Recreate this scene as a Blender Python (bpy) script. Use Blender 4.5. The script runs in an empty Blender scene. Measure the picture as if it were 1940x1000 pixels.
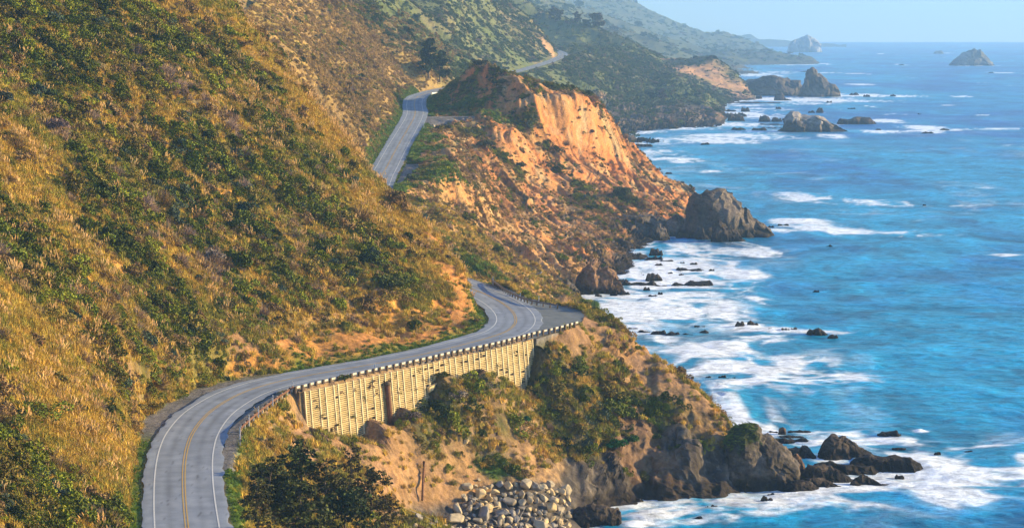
import bpy, bmesh, math, time
import numpy as np
from mathutils import Vector, geometry
T0 = time.time()
rng = np.random.default_rng(7)
SC = bpy.context.scene
COL = SC.collection
# ------------------------------------------------------------------ camera maths
F, CX, CY, TILT, ZC = 4000.0, 970.0, 500.0, math.atan(438 / 4000.0), 82.0
ct, st = math.cos(TILT), math.sin(TILT)

def ray(px, py):
    u = (np.asarray(px, float) - CX) / F
    v = (CY - np.asarray(py, float)) / F
    return u, ct + v * st, -st + v * ct          # x, y, z of the viewing direction

def P(px, py, d=None, z=None):
    """the place seen at a pixel of the photograph, at a forward distance d or at a height z"""
    rx, ry, rz = ray(px, py)
    t = d / ry if d is not None else (z - ZC) / rz
    return np.array([rx * t, ry * t, ZC + rz * t])

def gz(z): return z if z <= 0 else (z * .75 if z < 24 else z - 6)
def Q(px, py, d=None, z=None):
    """survey point: distance or height taken against a datum 6 m higher, brought to this scene's sea level"""
    rx, ry, rz = ray(px, py)
    zo = z if z is not None else 88 + rz * d / ry
    t = (gz(zo) - ZC) / rz if abs(rz) > 1e-3 and rz < -.004 else d / ry
    return np.array([rx * t, ry * t, ZC + rz * t])

def proj(x, y, z):
    dz = np.asarray(z) - ZC
    f = y * ct - dz * st
    v = y * st + dz * ct
    return CX + F * x / f, CY - F * v / f

# ------------------------------------------------------------------ noise
def _hash(ix, iy, iz, seed):
    h = (ix.astype(np.uint32) * np.uint32(374761393) + iy.astype(np.uint32) * np.uint32(668265263)
         + iz.astype(np.uint32) * np.uint32(2147483647) + np.uint32((seed * 1274126177) & 0xffffffff))
    h = (h ^ (h >> np.uint32(13))) * np.uint32(1274126177)
    h = (h ^ (h >> np.uint32(16))) * np.uint32(2246822519)
    return ((h ^ (h >> np.uint32(15))) & np.uint32(0xffffff)).astype(np.float32) / 8388608.0 - 1.0

def vnoise(x, y, seed=0):
    x = np.asarray(x, np.float64); y = np.asarray(y, np.float64)
    fx = np.floor(x); fy = np.floor(y)
    ix = fx.astype(np.int64); iy = fy.astype(np.int64); iz = np.zeros_like(ix)
    a = (x - fx).astype(np.float32); b = (y - fy).astype(np.float32)
    a = a * a * a * (a * (a * 6 - 15) + 10); b = b * b * b * (b * (b * 6 - 15) + 10)
    n00 = _hash(ix, iy, iz, seed); n10 = _hash(ix + 1, iy, iz, seed)
    n01 = _hash(ix, iy + 1, iz, seed); n11 = _hash(ix + 1, iy + 1, iz, seed)
    return (n00 * (1 - a) + n10 * a) * (1 - b) + (n01 * (1 - a) + n11 * a) * b

def vnoise3(x, y, z, seed=0):
    fx = np.floor(x); fy = np.floor(y); fz = np.floor(z)
    ix = fx.astype(np.int64); iy = fy.astype(np.int64); iz = fz.astype(np.int64)
    a = (x - fx).astype(np.float32); b = (y - fy).astype(np.float32); c = (z - fz).astype(np.float32)
    a = a * a * (3 - 2 * a); b = b * b * (3 - 2 * b); c = c * c * (3 - 2 * c)
    r = 0
    for dz in (0, 1):
        for dy in (0, 1):
            for dx in (0, 1):
                w = (a if dx else 1 - a) * (b if dy else 1 - b) * (c if dz else 1 - c)
                r = r + w * _hash(ix + dx, iy + dy, iz + dz, seed)
    return r

def fbm(x, y, oct=4, seed=0, gain=0.5):
    r = 0; g = 1; s = 0
    c, q = math.cos(0.6), math.sin(0.6)
    for i in range(oct):
        r = r + g * vnoise(x, y, seed + i * 17); s += g; g *= gain
        x, y = (x * c - y * q) * 2.03, (x * q + y * c) * 2.03
    return r / s * 1.6

def fbm3(x, y, z, oct=3, seed=0):
    r = 0; g = 1
    for i in range(oct):
        r = r + g * vnoise3(x, y, z, seed + i * 13); g *= .5
        x, y, z = x * 2.03 + 5.1, y * 2.03 + 1.7, z * 2.03 + 9.2
    return r

def ridged(x, y, oct=3, seed=0):
    r = 0; g = 1; s = 0
    for i in range(oct):
        r = r + g * (1 - 2 * np.abs(vnoise(x, y, seed + i * 31))); s += g; g *= .5
        x = x * 2.1 + 3.3; y = y * 2.1 + 7.7
    return r / s

def sstep(a, b, x):
    t = np.clip((x - a) / (b - a), 0, 1)
    return t * t * (3 - 2 * t)

# ------------------------------------------------------------------ road alignment (px, py, height, half width)
def spline(pts, step=1.0):
    pts = np.array(pts, float)
    out = []
    n = len(pts)
    for i in range(n - 1):
        p0 = pts[max(i - 1, 0)]; p1 = pts[i]; p2 = pts[i + 1]; p3 = pts[min(i + 2, n - 1)]
        L = np.linalg.norm((p2 - p1)[:2]); k = max(2, int(L / step))
        for t in np.arange(k) / k:
            out.append(.5 * ((2 * p1) + (-p0 + p2) * t + (2 * p0 - 5 * p1 + 4 * p2 - p3) * t * t
                             + (-p0 + 3 * p1 - 3 * p2 + p3) * t ** 3))
    out.append(pts[-1])
    return np.array(out)

RC = [(392, 1200, 31.2, 5.0), (367, 1080, 31.4, 5.0), (354.5, 1000, 31.6, 5.0), (348.5, 930, 31.7, 5.0), (349, 880, 31.8, 5.0), (355, 845, 31.9, 5.0),
      (366, 818, 31.9, 5.0), (388, 789, 32.0, 5.0), (416, 767, 32, 5.0), (456, 745, 32.1, 5.0), (503, 729, 32.2, 5.0), (553, 717, 32.3, 5.0),
      (600, 708, 32.4, 5.0), (640, 701, 32.5, 5.0), (720, 687, 32.7, 5.0), (800, 671, 32.9, 5.0), (860, 657, 33.1, 5.0), (920, 641, 33.4, 5.1),
      (958, 628, 33.6, 5.2), (976, 612, 33.8, 5.2), (974, 595, 34.0, 5.2), (956, 577, 34.0, 5.1), (926, 560, 34.0, 5), (893, 547, 34.0, 5),
      (858, 533, 34.3, 5), (815, 512, 35, 5), (765, 475, 36, 5), (728, 430, 37, 5), (708, 385, 38.5, 5),
      (719, 343, 40, 5.1), (735, 312, 42, 5.2), (753, 278, 45, 5.3), (771, 247, 48, 5.6), (786, 218, 51, 5.8), (785, 198, 53.5, 5.8), (789, 186, 54.8, 5.8),
      (805, 178, 55.6, 5.8), (845, 168, 56.3, 5.5), (885, 162.5, 56.5, 5.5), (912, 157, 56, 5.5), (937, 149, 55, 5.5), (957, 142, 53.6, 5.5),
      (975, 136, 52.5, 5.5), (1002, 129, 54, 5.5), (1035, 119, 57.5, 5.5), (1056, 111, 60, 5.5), (1066, 105, 62.5, 5.5), (1062, 99, 65, 5.5), (1040, 93, 67.5, 5.5), (1000, 88, 69, 5.5)]
rc3 = [(*Q(a, b, z=c), w) for a, b, c, w in RC]
ROAD = spline([(p[0], p[1], p[2], p[3]) for p in rc3], 1.0)
seg = np.diff(ROAD[:, :2], axis=0); SEGL = np.linalg.norm(seg, axis=1)
ROADS = np.concatenate([[0], np.cumsum(SEGL)])
tan = np.gradient(ROAD[:, :2], axis=0); tan /= np.linalg.norm(tan, axis=1)[:, None] + 1e-9
for _ in range(3):
    tan[1:-1] = (tan[:-2] + tan[1:-1] * 2 + tan[2:]) / 4
tan /= np.linalg.norm(tan, axis=1)[:, None]
RN = np.stack([tan[:, 1], -tan[:, 0]], 1)        # to the right (sea side)

def road_field(x, y, maxd=40):
    """nearest alignment sample: signed offset (right positive), index"""
    shp = x.shape; x = x.ravel(); y = y.ravel()
    best = np.full(x.shape, 1e9); bi = np.zeros(x.shape, int)
    step = 8
    for s in range(0, len(ROAD), step):
        blk = ROAD[s:s + step]
        cx, cy = blk[:, 0].mean(), blk[:, 1].mean()
        m = np.where((np.abs(x - cx) < maxd) & (np.abs(y - cy) < maxd))[0]
        if len(m) == 0: continue
        d = (x[m, None] - blk[None, :, 0]) ** 2 + (y[m, None] - blk[None, :, 1]) ** 2
        k = d.argmin(1); dd = d[np.arange(len(m)), k]
        u = dd < best[m]
        best[m[u]] = dd[u]; bi[m[u]] = s + k[u]
    dx = x - ROAD[bi, 0]; dy = y - ROAD[bi, 1]
    off = dx * RN[bi, 0] + dy * RN[bi, 1]
    dist = np.sqrt(best); sg = np.where(off >= 0, 1, -1)
    near = dist < maxd
    off = np.where(near, np.where(np.abs(off) > .8 * dist, off, sg * dist), 1e3 * sg)
    return off.reshape(shp), bi.reshape(shp)

# ------------------------------------------------------------------ terrain skeleton
PTS = []
def line(pts, step=6, new=False):
    """pts of (px,py,d) or (px,py,None,z): a break line, densified"""
    f_ = P if new else Q
    q = [f_(*p) if len(p) == 3 else f_(p[0], p[1], z=p[3]) for p in pts]
    for a, b in zip(q[:-1], q[1:]):
        k = max(1, int(np.linalg.norm(a - b) / (step * max(1, a[1] / 700))))
        for t in range(k): PTS.append(a + (b - a) * t / k)
    PTS.append(q[-1])
def pts(*l):
    for p in l: PTS.append(Q(*p) if len(p) == 3 else Q(p[0], p[1], z=p[3]))
def raw(*l):
    for p in l:
        k = (82 - gz(p[2])) / (88 - p[2]) if p[2] < 24 else 1
        PTS.append(np.array((p[0] * k, p[1] * k, gz(p[2])), float))

# road bench
for i in range(0, len(ROAD), 4):
    x, y, z, w = ROAD[i]
    for o in (-w - .6, w + .6): PTS.append(np.array((x + RN[i, 0] * o, y + RN[i, 1] * o, z)))
# near hillside (A)
line([(0, 1000, 212), (0, 900, 224), (0, 780, 241), (0, 600, 270), (0, 500, 292), (0, 400, 317), (0, 300, 340), (0, 200, 362), (0, 100, 384), (0, 0, 408), (0, -150, 445)])
line([(200, 1000, 233), (200, 900, 249), (200, 800, 267), (200, 700, 286), (200, 600, 308), (200, 500, 333), (200, 400, 352), (200, 300, 370), (200, 200, 389), (200, 100, 409), (200, 0, 432), (200, -150, 470)])
line([(400, 700, 331), (400, 600, 345), (400, 500, 361), (400, 400, 379), (400, 300, 398), (400, 200, 419), (400, 100, 443), (400, 0, 469)])
line([(600, 650, 362), (600, 600, 370), (600, 500, 387), (600, 400, 407), (600, 300, 430), (600, 225, 452)])
line([(750, 630, 380), (750, 560, 391), (750, 500, 404), (750, 420, 424)])
line([(860, 630, 392), (850, 580, 399), (830, 520, 408)])
line([(912, 606, 399), (903, 565, 405), (880, 510, 415), (850, 475, 420), (800, 420, 430), (742, 372, 440), (700, 328, 448), (650, 268, 460), (560, 165, 478), (480, 60, 500), (400, -50, 525), (250, -200, 560)])
raw((-25, 455, 46), (-40, 480, 50), (-55, 505, 60), (-75, 540, 78), (-95, 570, 95), (-38, 520, 45), (-45, 560, 46), (-60, 600, 52), (-85, 600, 72), (-60, 650, 58))
# hillside beyond the first spur (B)
line([(690, 300, 735), (650, 240, 760), (600, 150, 800), (540, 60, 850), (480, -30, 900), (380, -160, 950)])
line([(720, 250, 880), (700, 180, 950), (660, 90, 1020), (600, -20, 1100), (520, -130, 1180)])
line([(826, 160, 1150), (824, 145, 1160), (800, 115, 1230), (770, 72, 1330), (740, 35, 1420), (715, 0, 1500), (640, -100, 1620), (500, -230, 1750)])
line([(755, 185, 1060), (740, 130, 1140), (715, 70, 1230), (660, 0, 1330), (580, -100, 1450)])
raw((-62, 1240, 60), (-75, 1350, 62), (-90, 1500, 72), (-130, 1650, 95), (-60, 1190, 60))
# green hillside over the far road (C)
line([(850, 135, 1500), (850, 100, 1640), (850, 60, 1750), (850, 0, 1950), (850, -80, 2150)], 10)
line([(760, 30, 1800), (740, -40, 1950), (700, -120, 2100)], 10)
line([(900, 125, 1750), (900, 80, 1950), (900, 30, 2100), (900, -60, 2300)], 10)
line([(960, 118, 2010), (950, 60, 2180), (940, 0, 2350)], 10)
line([(1000, 105, 2170), (1000, 75, 2260), (990, 40, 2380)], 10)
line([(1058, 96, 2330), (1045, 82, 2360), (1010, 50, 2430), (980, 20, 2480), (955, -4, 2540), (890, -70, 2650)], 10)
raw((10, 2750, 90), (30, 2600, 70), (-40, 2800, 120))
# coast with the orange bluff (D)
line([(960, -12, 3000), (1000, 6, 3000), (1040, 30, 3000), (1100, 44, 3000), (1130, 49, 3000), (1165, 58, 2980), (1200, 80, 2950), (1240, 93, 2900), (1290, 101, 2870), (1340, 109, 2850), (1375, 118, 2820), (1396, 136, 2800), (1410, 155, 2780), (1427, 188, 2755)], 10)
line([(1085, 80, 2600), (1100, 90, 2500), (1100, 110, 2420), (1100, 140, 2200), (1100, 175, 2040), (1110, 210, 1930)], 10)
line([(1150, 85, 2750), (1150, 120, 2450), (1150, 160, 2230), (1150, 200, 2020), (1160, 235, 1900)], 10)
line([(1220, 110, 2750), (1220, 140, 2500), (1220, 180, 2250), (1215, 220, 2010), (1212, 238, 1910)], 10)
line([(1290, 148, 2520), (1290, 180, 2260), (1290, 215, 2050), (1290, 232, 1985)], 10)
line([(1335, 178, 2380), (1350, 200, 2200), (1360, 225, 2040)], 10)
line([(1246, 104, 2850), (1260, 114, 2830), (1295, 124, 2810), (1320, 120, 2800), (1345, 113, 2810)], 8)
line([(1250, 128, 2700), (1290, 148, 2690), (1320, 163, 2690), (1350, 180, 2690), (1375, 190, 2720)], 8)
line([(1170, 262, None, -1), (1205, 250, None, -1), (1240, 247, None, -1), (1300, 244, None, -1), (1362, 241, None, -1), (1370, 228, None, -1), (1366, 212, None, -1), (1375, 200, None, -1), (1400, 194, None, -1), (1430, 189.5, None, -1)], 10)
line([(1250, 241, 1960, ), (1330, 238, 2000), (1362, 233, 2030)], 10)
raw((330, 2850, -3), (340, 3000, -4), (320, 3300, -4), (200, 3300, 40), (100, 3300, 80), (300, 3700, -4), (0, 3300, 120))
# headland with the orange cliff (G)
line([(742, 374, None, 38.6), (775, 358, None, 39.5), (850, 326, None, 42), (862, 292, None, 44), (832, 256, None, 47.3), (870, 235, None, 49), (945, 219, None, 50.5)])
line([(888, 160, 1060), (897, 135, 1035), (905, 122, 1025), (925, 116, 1015), (942, 122, 1010), (956, 139, 1008), (978, 152, 1010), (1020, 162, 1010), (1050, 168, 1010), (1100, 174, 1010), (1128, 182, 1005)])
pts((850, 180, None, 55.8), (868, 178, 1045), (879, 174, 1045), (862, 172, 1100), (882, 163, 1120))
line([(850, 205, None, 52.5), (880, 190, 1010), (900, 165, 1010)])
line([(945, 205, 965), (960, 195, 960), (985, 180, 960), (1020, 184, 962), (1060, 188, 965), (1100, 189, 975), (1130, 197, 990)])
line([(1133, 197, 995), (1160, 235, 1003), (1190, 270, 1010), (1230, 310, 1020), (1270, 350, 1030), (1300, 380, 1040), (1306, 392, 1044)])
line([(970, 250, 928), (968, 300, 900), (960, 350, 850), (955, 400, 785), (945, 450, 705), (938, 490, 645)])
line([(1000, 250, 945), (1000, 300, 925), (1000, 350, 897), (1000, 400, 850), (1000, 450, 770), (1000, 520, 665)])
line([(1050, 240, 962), (1050, 300, 948), (1050, 360, 926), (1050, 410, 888), (1050, 450, 820), (1050, 500, 730), (1050, 545, 680)])
line([(1100, 240, 972), (1100, 300, 962), (1100, 360, 945), (1100, 400, 922), (1100, 440, 850), (1100, 480, 780), (1100, 530, 728)])
line([(1150, 260, 985), (1150, 320, 973), (1150, 370, 956), (1148, 400, 932), (1150, 450, 855), (1150, 510, 775)])
line([(1200, 320, 993), (1200, 370, 979), (1200, 396, 960), (1195, 430, 905)])
line([(1250, 360, 1015), (1255, 392, 985)])
line([(1160, 412, 935), (1230, 413, 950), (1290, 405, 985)])
line([(1200, 445, 890), (1240, 428, 930), (1290, 425, 950)])
line([(1092, 565, None, -1), (1107, 561, None, -1), (1140, 556, None, -1), (1174, 546, None, -1), (1187, 528, None, -1), (1203, 508, None, -1), (1220, 494, None, -1), (1231, 468, None, -1), (1240, 452, None, -1), (1280, 447, None, -1), (1315, 443, None, -1), (1330, 425, None, -1), (1320, 400, None, -1)])
line([(855, 385, 690), (850, 430, 620), (850, 470, 570)])
line([(905, 340, 750), (900, 400, 690), (895, 450, 630), (890, 490, 580)])
line([(950, 520, 600), (1000, 545, 620), (1055, 562, 655)])
raw((75, 1100, -3), (40, 1130, 10), (10, 1120, 45), (40, 1200, -3), (20, 1350, -2), (40, 1500, -3), (60, 1650, -3), (-5, 1350, 30), (5, 1500, 30), (25, 1650, 20), (15, 1800, 35), (45, 1850, 12), (100, 1200, -5), (110, 1500, -5), (150, 1700, -5))
# foreground promontory (H)
line([(872, 494, 462), (900, 508, 458), (935, 522, 450), (960, 530, 446)])
line([(965, 540, None, 34.2), (1000, 560, None, 34.2), (1050, 574, None, 34.2), (1088, 580, None, 34.2), (1106, 590, None, 34.2), (1104, 604, None, 34), (1085, 616, None, 34), (1045, 627, None, 34)], 3)
line([(1100, 573, 414), (1118, 577, 412), (1136, 588, 409), (1155, 605, 406), (1200, 641, 402), (1270, 700, 396), (1330, 755, 390), (1365, 787, 386), (1392, 812, 383)], 4, True)
raw((-12, 470, 30), (-5, 490, 20), (2, 480, 18), (0, 520, 10), (12, 460, 12), (20, 445, 12), (25, 460, -3), (12, 500, -3), (10, 560, -3), (15, 620, -2), (32, 450, -3), (45, 452, -3), (55, 448, -3), (30, 600, -5), (40, 650, -5))
line([(1022, 646, 384), (1050, 645, 382), (1085, 632, 385)], 3, True)
line([(1050, 665, 380), (1075, 690, 378), (1110, 715, 384), (1160, 735, 387), (1230, 760, 386), (1300, 790, 383), (1350, 830, 379)], 4, True)
line([(1012, 660, 384), (1008, 700, 380), (1022, 760, 371), (1050, 820, 366), (1080, 855, 363)], 4, True)
line([(1100, 760, 373), (1160, 800, 376), (1230, 805, 381)], 4, True)
line([(1090, 855, 364), (1150, 862, 369), (1200, 850, 374), (1260, 845, 378), (1310, 870, 372), (1350, 850, 377), (1375, 840, 381)], 4, True)
line([(1100, 930, 358), (1150, 940, 362), (1200, 940, 366), (1300, 940, 369), (1380, 935, 372)], 4, True)
line([(1070, 1000, None, 2), (1110, 985, None, .5), (1160, 968, None, -.5), (1220, 958, None, -1), (1300, 956, None, -1), (1390, 950, None, -1), (1430, 930, None, -1), (1440, 880, None, -1), (1420, 840, None, -1), (1400, 822, None, -1)], 4)
# slope under the wall down to the boulder beach
WALLF = [(566, 800), (595, 816), (631, 823), (660, 832), (680, 838), (688, 815), (694, 790), (719, 803), (734, 803), (753, 770), (772, 776), (790, 782), (805, 782), (810, 745), (822, 712), (840, 706), (872, 724), (890, 703), (905, 700), (920, 708), (945, 727), (968, 744), (986, 750), (998, 720), (1006, 680), (1010, 652)]
line([(905, 705, 366), (935, 760, 360), (960, 820, 355), (985, 870, 359), (1010, 915, 362)], 4)
line([(840, 715, 356), (860, 780, 352), (890, 850, 356), (920, 900, 362)], 4)
line([(800, 800, 352), (830, 850, 351), (860, 915, 357)], 4)
line([(760, 785, 348), (790, 850, 344), (815, 920, 350), (835, 965, 353)], 4)
line([(700, 800, 342), (710, 860, 334), (735, 930, 330), (765, 985, 336)], 4)
line([(640, 830, 334), (650, 880, 322), (680, 940, 312), (700, 1000, 304)], 4)
line([(560, 810, 322), (570, 860, 308), (590, 930, 292), (620, 1010, 280)], 4)
line([(478, 845, 300), (480, 890, 287), (495, 950, 272), (520, 1010, 262)], 4)
line([(985, 770, 378), (1010, 830, 370), (1030, 900, 364)], 4)
line([(870, 940, None, 9), (920, 930, None, 8.5), (1000, 920, None, 8), (1050, 930, None, 6.5), (1080, 960, None, 3)], 4)
line([(760, 1005, None, 6), (850, 995, None, 4.5), (950, 1000, None, 3.2), (1040, 1000, None, 2.5)], 4)
raw((-30, 150, 5), (-10, 200, 3), (-5, 250, 2.5), (0, 300, 2), (4, 340, 2), (12, 340, -1), (10, 300, -2), (15, 250, -2), (5, 200, -2), (-38, 200, 22), (-33, 180, 20), (30, 250, -5), (30, 320, -5), (-20, 230, 12), (-18, 280, 12))
raw((-60, 150, 45), (-90, 150, 65), (-140, 200, 90), (-200, 300, 150), (-200, 400, 160), (-250, 600, 190), (-300, 900, 230), (-350, 1300, 260), (-450, 1800, 300), (-400, 2400, 290), (-300, 3000, 260), (-160, 1900, 170), (-120, 2300, 190), (-250, 150, 110), (-600, 3500, 380), (-900, 8000, 600), (-600, 13000, 500), (0, 13000, 200), (1500, 13000, -10), (-150, 120, 60), (0, 120, -5), (200, 120, -8), (400, 1500, -8), (600, 2500, -8), (900, 4000, -8), (1800, 9000, -8), (2500, 13000, -8), (100, 700, -6), (130, 900, -6), (130, 1050, -6), (70, 380, -5), (90, 450, -5), (60, 500, -5), (70, 600, -5))
# far coast (E, F)
line([(1080, 60, 4300), (1140, 90, 4200), (1220, 108, 4200), (1300, 112, 4300), (1370, 118, 4400), (1420, 128, 4500)], 20)
line([(1300, 134, None, -1), (1372, 139, None, -1), (1428, 138, None, -1), (1432, 133, None, -1), (1400, 126, None, -1), (1400, 123.5, None, -1), (1470, 123.5, None, -1), (1545, 122.5, None, -1), (1548, 120, None, -1), (1500, 117, None, -1), (1470, 110, None, -1), (1478, 100, None, -1), (1460, 97.5, None, -1), (1440, 95, None, -1)], 20)
line([(1355, 100, 5950), (1400, 96, 5900), (1440, 97, 5900), (1500, 102, 5900), (1530, 106, 5900), (1543, 116, 5880)], 20)
line([(1000, -30, 4900), (1050, -8, 4900), (1088, 10, 4900), (1115, 28, 4950), (1140, 52, 5000), (1180, 72, 5100), (1240, 88, 5300)], 20)
line([(1060, -70, 8600), (1120, -2, 8600), (1185, 34, 8600), (1205, 44, 8600), (1222, 53, 8500), (1260, 59, 8300), (1330, 64, 8000), (1350, 66, 7900), (1363, 64, 7850), (1376, 61, 7800), (1392, 70, 7800), (1410, 76, 7750), (1418, 74, 7750), (1430, 83, 7700), (1446, 91, 7650), (1456, 96, 7600)], 20)
line([(1180, 75, 6800), (1260, 82, 6800), (1350, 88, 6800), (1430, 93, 6900)], 20)
raw((200, 6700, 40), (420, 6700, 20), (600, 6700, 5), (250, 5700, 60), (430, 5700, 20), (560, 5500, 25), (520, 5100, -2), (640, 5300, -2))
raw((-150, 4200, 250), (-100, 6000, 260), (300, 9800, 100), (800, 9500, -5), (1050, 8200, -6), (900, 6400, -6))

for a, b in [(1556, 123), (1562, 119), (1556, 115), (1525, 108), (1500, 98), (1570, 130), (1450, 142), (1380, 145), (1300, 142), (1480, 99), (1465, 94)]: q = P(a, b, z=0); PTS.append(np.array((q[0], q[1], -7)))
for a, b in [(1440, 190), (1440, 196), (1405, 199), (1385, 206), (1380, 215), (1385, 230), (1378, 246), (1300, 250), (1240, 254), (1200, 258), (1310, 405), (1340, 430), (1325, 452), (1285, 456), (1250, 462), (1240, 478)]: q = P(a, b, z=0); PTS.append(np.array((q[0], q[1], -4)))
for a, b in [(1455, 925), (1455, 870), (1440, 830), (1420, 812), (1410, 800), (1445, 950), (1390, 965), (1300, 970), (1220, 975), (1160, 990)]: q = P(a, b, z=0); PTS.append(np.array((q[0], q[1], -4)))
PTS = np.array(PTS)
# grid: columns follow the view angle, rows the distance
PX0, PX1, NPX = -420, 1720, 536
LD0, LD1, NLD = math.log(150), math.log(12500), 1800
gpx = np.linspace(PX0, PX1, NPX); gld = np.linspace(LD0, LD1, NLD)
GY = np.exp(gld)[:, None] * np.ones(NPX)[None]; GX = GY * ((gpx - CX) / F)[None]

def tin(P3, X, Y):
    key = np.unique(np.round(P3[:, :2], 1), axis=0, return_index=True)[1]
    P3 = P3[key]
    vs, es, fs, ov, oe, of = geometry.delaunay_2d_cdt([Vector((p[0], p[1])) for p in P3], [], [], 0, 1e-4)
    V = np.array([[v.x, v.y] for v in vs]); Z = np.array([P3[o[0], 2] if len(o) else 0 for o in ov])
    Zg = np.full(X.shape, np.nan)
    lnY = gld; 
    for f in fs:
        a, b, c = V[f[0]], V[f[1]], V[f[2]]
        ylo, yhi = min(a[1], b[1], c[1]), max(a[1], b[1], c[1])
        r0 = np.searchsorted(lnY, math.log(max(ylo, 1))); r1 = np.searchsorted(lnY, math.log(max(yhi, 1)))
        if r1 <= r0: continue
        us = [(F * q[0] / max(q[1], 1) + CX) for q in (a, b, c)]
        c0 = max(0, int((min(us) - PX0) / (PX1 - PX0) * (NPX - 1)) - 1); c1 = min(NPX, int((max(us) - PX0) / (PX1 - PX0) * (NPX - 1)) + 3)
        if c1 <= c0: continue
        x = X[r0:r1, c0:c1]; y = Y[r0:r1, c0:c1]
        det = (b[1] - c[1]) * (a[0] - c[0]) + (c[0] - b[0]) * (a[1] - c[1])
        if abs(det) < 1e-9: continue
        l1 = ((b[1] - c[1]) * (x - c[0]) + (c[0] - b[0]) * (y - c[1])) / det
        l2 = ((c[1] - a[1]) * (x - c[0]) + (a[0] - c[0]) * (y - c[1])) / det
        l3 = 1 - l1 - l2
        m = (l1 >= -1e-6) & (l2 >= -1e-6) & (l3 >= -1e-6)
        zz = l1 * Z[f[0]] + l2 * Z[f[1]] + l3 * Z[f[2]]
        s = Zg[r0:r1, c0:c1]; s[m] = zz[m]
    return Zg

def blur(A, sr, sc):
    def k1(s):
        n = int(3 * s) + 1; k = np.exp(-.5 * (np.arange(-n, n + 1) / s) ** 2); return k / k.sum(), n
    k, n = k1(sr); B = np.pad(A, ((n, n), (0, 0)), mode='edge'); A = sum(k[i] * B[i:i + A.shape[0]] for i in range(2 * n + 1))
    k, n = k1(sc); B = np.pad(A, ((0, 0), (n, n)), mode='edge'); A = sum(k[i] * B[:, i:i + A.shape[1]] for i in range(2 * n + 1))
    return A

Z0 = tin(PTS, GX, GY)
Z0 = np.where(np.isnan(Z0), -8, Z0)
Z0 = blur(Z0, 1.0, 1.3)

zs_ = blur(Z0, 5, 5); gp_ = gpx[None, :] + 0 * GY
ws_ = sstep(690, 740, gp_) * (1 - sstep(1090, 1130, gp_)) * sstep(318, 326, GY) * (1 - sstep(360, 372, GY))
Z0 = Z0 * (1 - ws_) + zs_ * ws_
# the wall line (plan) along the outer edge of the road
WT = [(566, 734), (600, 727), (640, 717.5), (690, 706.5), (740, 695.5), (790, 684.5), (850, 670.5), (900, 660), (950, 649), (1010, 635)]
wt3 = np.array([Q(a, b, z=32.9 + .9 * i / 9) for i, (a, b) in enumerate(WT)])
WALL = spline(wt3, .5)
wfx = np.array([p[0] for p in WALLF], float); wfy = np.array([p[1] for p in WALLF], float)
wallpx, wallpy = proj(WALL[:, 0], WALL[:, 1], WALL[:, 2])
wtan = np.gradient(WALL[:, :2], axis=0); wtan /= np.linalg.norm(wtan, axis=1)[:, None]
WN = np.stack([wtan[:, 1], -wtan[:, 0]], 1)      # outward

def wall_foot(i):
    """height of the ground against the wall at sample i"""
    p = WALL[i]
    for dz in np.arange(0, 16, .1):
        q = (p[0] + WN[i, 0] * dz * .1, p[1] + WN[i, 1] * dz * .1, p[2] - dz)
        a, b = proj(*q)
        if b > np.interp(a, wfx, wfy): return q[2]
    return p[2] - 12
WFZ = np.array([wall_foot(i) for i in range(len(WALL))])

def base_height(X, Y):
    """bilinear read of the blurred skeleton"""
    c = (F * X / Y + CX - PX0) / (PX1 - PX0) * (NPX - 1); r = (np.log(Y) - LD0) / (LD1 - LD0) * (NLD - 1)
    c = np.clip(c, 0, NPX - 1.001); r = np.clip(r, 0, NLD - 1.001)
    c0 = c.astype(int); r0 = r.astype(int); a = c - c0; b = r - r0
    return (Z0[r0, c0] * (1 - a) + Z0[r0, c0 + 1] * a) * (1 - b) + (Z0[r0 + 1, c0] * (1 - a) + Z0[r0 + 1, c0 + 1] * a) * b

# adaptive rows: as many as the slope needs on the picture
NR, NCOL, = 2100, 960
cpx = np.linspace(-260, 1600, NCOL)
px_, py_ = proj(GX, GY, Z0)
scr = np.abs(np.gradient(py_, axis=0)) + 0.25 * np.gradient(gld)[:, None] * 1000 / 8
vis_w = np.ones_like(scr)
# hidden side of slopes and the sea floor need few rows
down = np.gradient(py_, axis=0) > 0
scr = np.where(down, scr * .25 + .02, scr)
scr = np.where(Z0 < -2, scr * .08 + .005, scr)
scr = np.where(GY < 205, scr * .15, scr)
scr = blur(scr, 6, 10) + .02
cum = np.cumsum(scr, 0); cum = (cum - cum[0]) / (cum[-1] - cum[0])
LDg = np.empty((NR, NCOL))
tt = np.linspace(0, 1, NR)
ci = np.clip((cpx - PX0) / (PX1 - PX0) * (NPX - 1), 0, NPX - 1.001)
for j in range(NCOL):
    c0 = int(ci[j]); a = ci[j] - c0
    LDg[:, j] = np.interp(tt, cum[:, c0] * (1 - a) + cum[:, c0 + 1] * a, gld)
TY = np.exp(LDg); TX = TY * ((cpx - CX) / F)[None]
TZ = base_height(TX, TY)
off, ri = road_field(TX, TY, 60)
hw = ROAD[ri, 3]; rz = ROAD[ri, 2]
aoff = np.abs(off) - hw

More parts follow.
